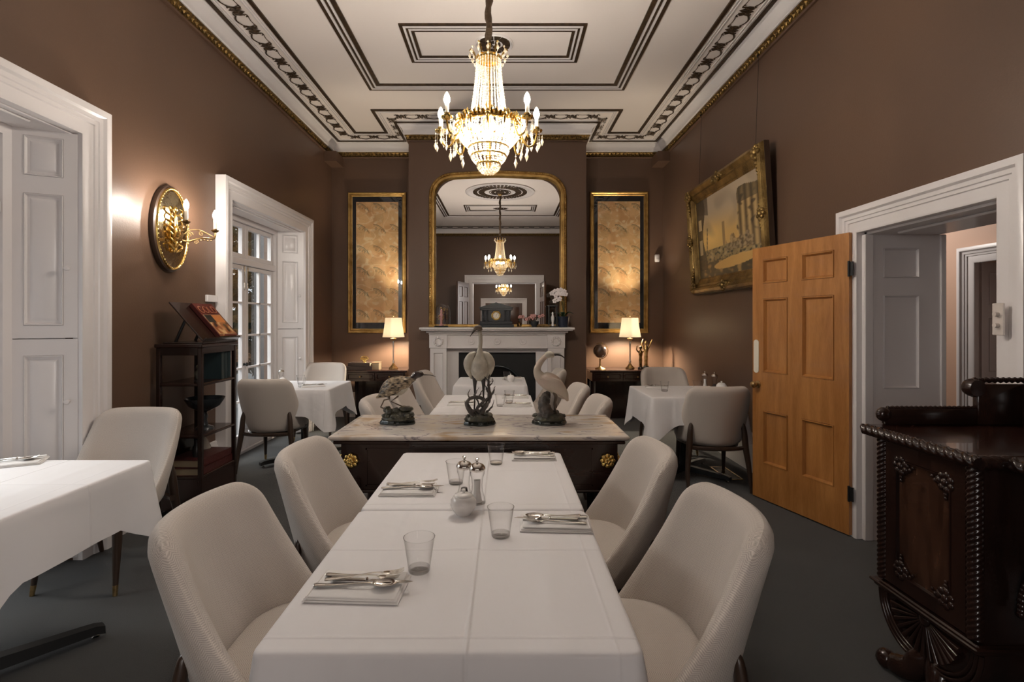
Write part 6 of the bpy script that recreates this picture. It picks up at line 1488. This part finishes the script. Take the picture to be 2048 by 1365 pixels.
for ya,yb in ((1.690,2.145),(0.19,0.62)):
    b=MB(); b.box(SX+0.055,2.17,ya,yb,0.335,TZ-0.04); b.build('pedestal_carcase',M['mahog'],t,0)
    s=MB(); s.M=T(SX+0.055,yb-0.045,0,rz=R(-90))@T(0,-0.022,0); W_=yb-ya-0.09; leaf(s,W_,0.565,0.024,[(0.055,W_-0.055,0.395,0.855)],0.345,field=0.0,mould=0.016); dl=s.build('cupboard_door',M['mahog'],t,20)
    b=MB(); b.box(SX+0.040,SX+0.046,ya+0.11,yb-0.11,0.405,0.845); b.build('flame_veneer_panel',M['flame'],dl,0)
    for yy,zz in ((yb-0.125,0.83),(ya+0.125,0.83),(yb-0.125,0.42),(ya+0.125,0.42)):
        b=MB(); random.seed(int(yy*100+zz*10)); sy=1 if yy>(ya+yb)/2 else -1; sz=1 if zz>0.6 else -1
        b.ball((SX+0.033,yy,zz),0.016,8,6,(0.7,1,1))
        for k in range(7):
            a=2*PI*k/7; b.ball((SX+0.034,yy+0.026*math.cos(a),zz+0.026*math.sin(a)),0.014,8,5,(0.6,1,1))
        for k in range(3): b.ball((SX+0.035,yy-sy*(0.03+0.014*k),zz+0.006*(-1)**k),0.011-0.002*k,7,5,(0.6,1,1)); b.ball((SX+0.035,yy,zz-sz*(0.03+0.014*k)),0.011-0.002*k,7,5,(0.6,1,1))
        b.build('corner_carving',M['mahog'],dl,60)
    for yy in (ya+0.022,yb-0.022):
        b=MB(); twist(b,(SX+0.045,yy,0.345),(SX+0.045,yy,TZ-0.045),0.0235,0.095,24,0.085,5); b.build('rope_column',M['mahog'],t,60)
    b=MB(); b.box(SX+0.022,2.17,ya-0.012,yb+0.012,0.300,0.335,0.008); b.box(SX+0.010,2.17,ya-0.02,yb+0.02,0.318,0.330,0.004); b.build('base_moulding',M['mahog'],t,20)
    # quarter-round carved apron with sunburst, narrowing down to the feet
    b=MB(); prof=[]; n=14
    yc=(ya+yb)/2; hw=(yb-ya)/2
    poly=[(-hw,0.300)]+[(-hw+0.16*(1-math.cos(PI/2*k/n)),0.300-0.185*math.sin(PI/2*k/n)) for k in range(n+1)]+[(hw-0.16*(1-math.cos(PI/2*k/n)),0.300-0.185*math.sin(PI/2*k/n)) for k in range(n,-1,-1)]+[(hw,0.300)]
    i0=[b.P((SX+0.050,yc+a,z)) for a,z in poly]; i1=[b.P((2.16,yc+a,z)) for a,z in poly]; b.f.append(i0); b.f.append(i1[::-1])
    for k in range(len(poly)): b.f.append([i0[k],i0[(k+1)%len(poly)],i1[(k+1)%len(poly)],i1[k]])
    b.build('lower_apron',M['mahog'],t,20)
    for o_ in (0.0,0.016,0.030):
        b=MB(); P_=[(SX+0.046,yc+(hw-o_)-(0.16)*(1-math.cos(PI/2*k/12)),0.298-(0.185-o_)*math.sin(PI/2*k/12)) for k in range(13)]; b.tube(P_,0.0075,8); b.build('reeded_edge',M['mahog'],t,60); b=MB(); P_=[(SX+0.046,yc-(hw-o_)+(0.16)*(1-math.cos(PI/2*k/12)),0.298-(0.185-o_)*math.sin(PI/2*k/12)) for k in range(13)]; b.tube(P_,0.0075,8); b.build('reeded_edge',M['mahog'],t,60)
    b=MB()
    for k in range(15):
        a=R(188+164*k/14); r1=0.135; b.tube([(SX+0.044,yc+0.03*math.cos(a),0.290+0.025*math.sin(a)),(SX+0.040,yc+r1*1.15*math.cos(a),0.288+r1*math.sin(a))],[0.004,0.011],6)
    b.ball((SX+0.046,yc,0.286),0.026,10,6,(0.6,1,1)); b.build('sunburst_carving',M['mahog'],t,60)
    for yy,sg in ((yb-0.150,1),(ya+0.150,-1)):
        for xx in (SX+0.055,2.05):
            b=MB(); b.tube(cat_rom([(xx+0.05,yy-sg*0.08,0.150),(xx+0.02,yy-sg*0.04,0.115),(xx,yy-sg*0.01,0.060),(xx-0.02,yy+sg*0.045,0.042),(xx-0.03,yy+sg*0.085,0.052)],6),rads([0.045,0.050,0.045,0.040,0.022],6),14)
            b.ball((xx-0.035,yy+sg*0.080,0.040),0.038,12,8,(1,1,1)); b.build('scroll_foot',M['mahog'],t,60)
# centre section
b=MB(); b.box(SX+0.17,2.17,0.62,1.69,0.60,TZ-0.04); b.box(2.12,2.16,0.62,1.69,0.18,0.60); b.box(SX+0.30,2.15,0.62,1.69,0.17,0.20); b.build('centre_carcase',M['mahog'],t,0)
s=MB(); s.M=T(SX+0.17,1.64,0,rz=R(-90))@T(0,-0.022,0); leaf(s,0.47,0.195,0.024,[(0.03,0.44,0.72,0.895)],0.712,field=0,mould=0.010); s.build('drawer',M['mahog_x'],t,20)
s=MB(); s.M=T(SX+0.17,1.14,0,rz=R(-90))@T(0,-0.022,0); leaf(s,0.47,0.195,0.024,[(0.03,0.44,0.72,0.895)],0.712,field=0,mould=0.010); s.build('drawer',M['mahog_x'],t,20)
for yc in (1.40,0.90):
    b=MB(); b.tube([(SX+0.146,yc+0.115*math.cos(2*PI*k/32),0.810+0.055*math.sin(2*PI*k/32)) for k in range(32)],0.006,8,closed=True); b.build('oval_moulding',M['mahog'],t,60)
b=MB(); P_=[(SX+0.150,1.655,0.47),(SX+0.150,1.645,0.55),(SX+0.150,1.60,0.625),(SX+0.150,1.52,0.665),(SX+0.150,1.42,0.655),(SX+0.150,1.30,0.69),(SX+0.150,1.155,0.69)]
b.tube(cat_rom(P_,8),0.016,8); b.tube(cat_rom([(x,2.31-y,z) for x,y,z in P_],8),0.016,8)
for k,q in enumerate(cat_rom(P_,5)):
    b.ball((q.x-0.008,q.y,q.z-0.014),0.015,7,5); b.ball((q.x-0.008,2.31-q.y,q.z-0.014),0.015,7,5)
b.build('carved_arch_bracket',M['mahog'],t,60)
b=MB(); b.box(SX+0.140,SX+0.146,1.50,1.54,0.897,0.912); b.build('brass_escutcheon',M['gold'],t,0)
# galleries
b=MB(); b.box(SX+0.075,1.975,Y1s-0.030,Y1s-0.004,TZ,TZ+0.068,0.004); b.ball((SX+0.075,Y1s-0.018,TZ+0.043),0.030,14,8,(1,0.8,1)); twist(b,(SX+0.09,Y1s-0.018,TZ+0.070),(1.97,Y1s-0.018,TZ+0.070),0.007,0.02,8,0.3); b.build('low_gallery',M['mahog'],t,50)
b=MB(); b.box(1.975,2.195,Y1s-0.032,Y1s-0.002,TZ,TZ+0.170,0.004); b.lathe([(0,-0.025),(0.034,-0.022),(0.040,0.0),(0.034,0.022),(0,0.025)],18,(1.968,Y1s-0.018,TZ+0.155),Matrix.Rotation(R(90),4,'X')); twist(b,(1.97,Y1s-0.018,TZ+0.186),(2.19,Y1s-0.018,TZ+0.186),0.010,0.024,8,0.3); b.build('high_gallery',M['mahog'],t,50)
b=MB(); b.box(2.155,2.195,Y0s,Y1s-0.03,TZ,TZ+0.170,0.004); b.build('back_gallery',M['mahog'],t,20)

# ------------------------------------------------------------------ small fittings
t=thing('light_switch','cream double dimmer switch plate on the right door casing','switch',(XR-0.0915,2.305,1.405))
b=MB(); b.box(-0.008,0,-0.028,0.028,-0.072,0.072,0.003); b.build('switch_plate',M['switch'],t,30)
for z in (-0.028,0.022):
    b=MB(); b.lathe([(0,0),(0.011,0),(0.010,0.016),(0,0.017)],16,(-0.008,0,z),Matrix.Rotation(R(-90),4,'Y')); b.build('dimmer_knob',M['switch'],t,40)
t=thing('motion_sensor','small white motion sensor high on the right recess wall near the corner','sensor',(2.205,YB,2.30))
b=MB(); b.box(-0.034,0.034,-0.045,-0.001,-0.055,0.055,0.010); b.build('sensor_housing',M['white'],t,60)
b=MB(); b.box(-0.022,0.022,-0.049,-0.044,-0.04,0.0,0.003); b.build('sensor_lens',M['china'],t,60)
t=thing('thermostat','small white wall box behind the display book, beside the window casing','wall box',(XL,4.405,1.585))
b=MB(); b.box(0.001,0.025,-0.075,0.075,-0.03,0.03,0.004); b.build('wall_box_housing',M['white'],t,30)
t=thing('floor_vent','dark rectangular floor grille near the right wall by the pine door','vent',(2.02,4.72,0))
b=MB(); b.box(-0.07,0.07,-0.20,-0.19,0,0.006); b.box(-0.07,0.07,0.19,0.20,0,0.006); b.box(-0.07,-0.06,-0.2,0.2,0,0.006); b.box(0.06,0.07,-0.2,0.2,0,0.006); b.build('vent_frame',M['gold_dull'],t,0)
b=MB(); b.box(-0.06,0.06,-0.19,0.19,0,0.002); 
for k in range(18): b.box(-0.06,0.06,-0.185+0.0205*k,-0.178+0.0205*k,0.002,0.005)
b.build('grille',M['iron'],t,0)
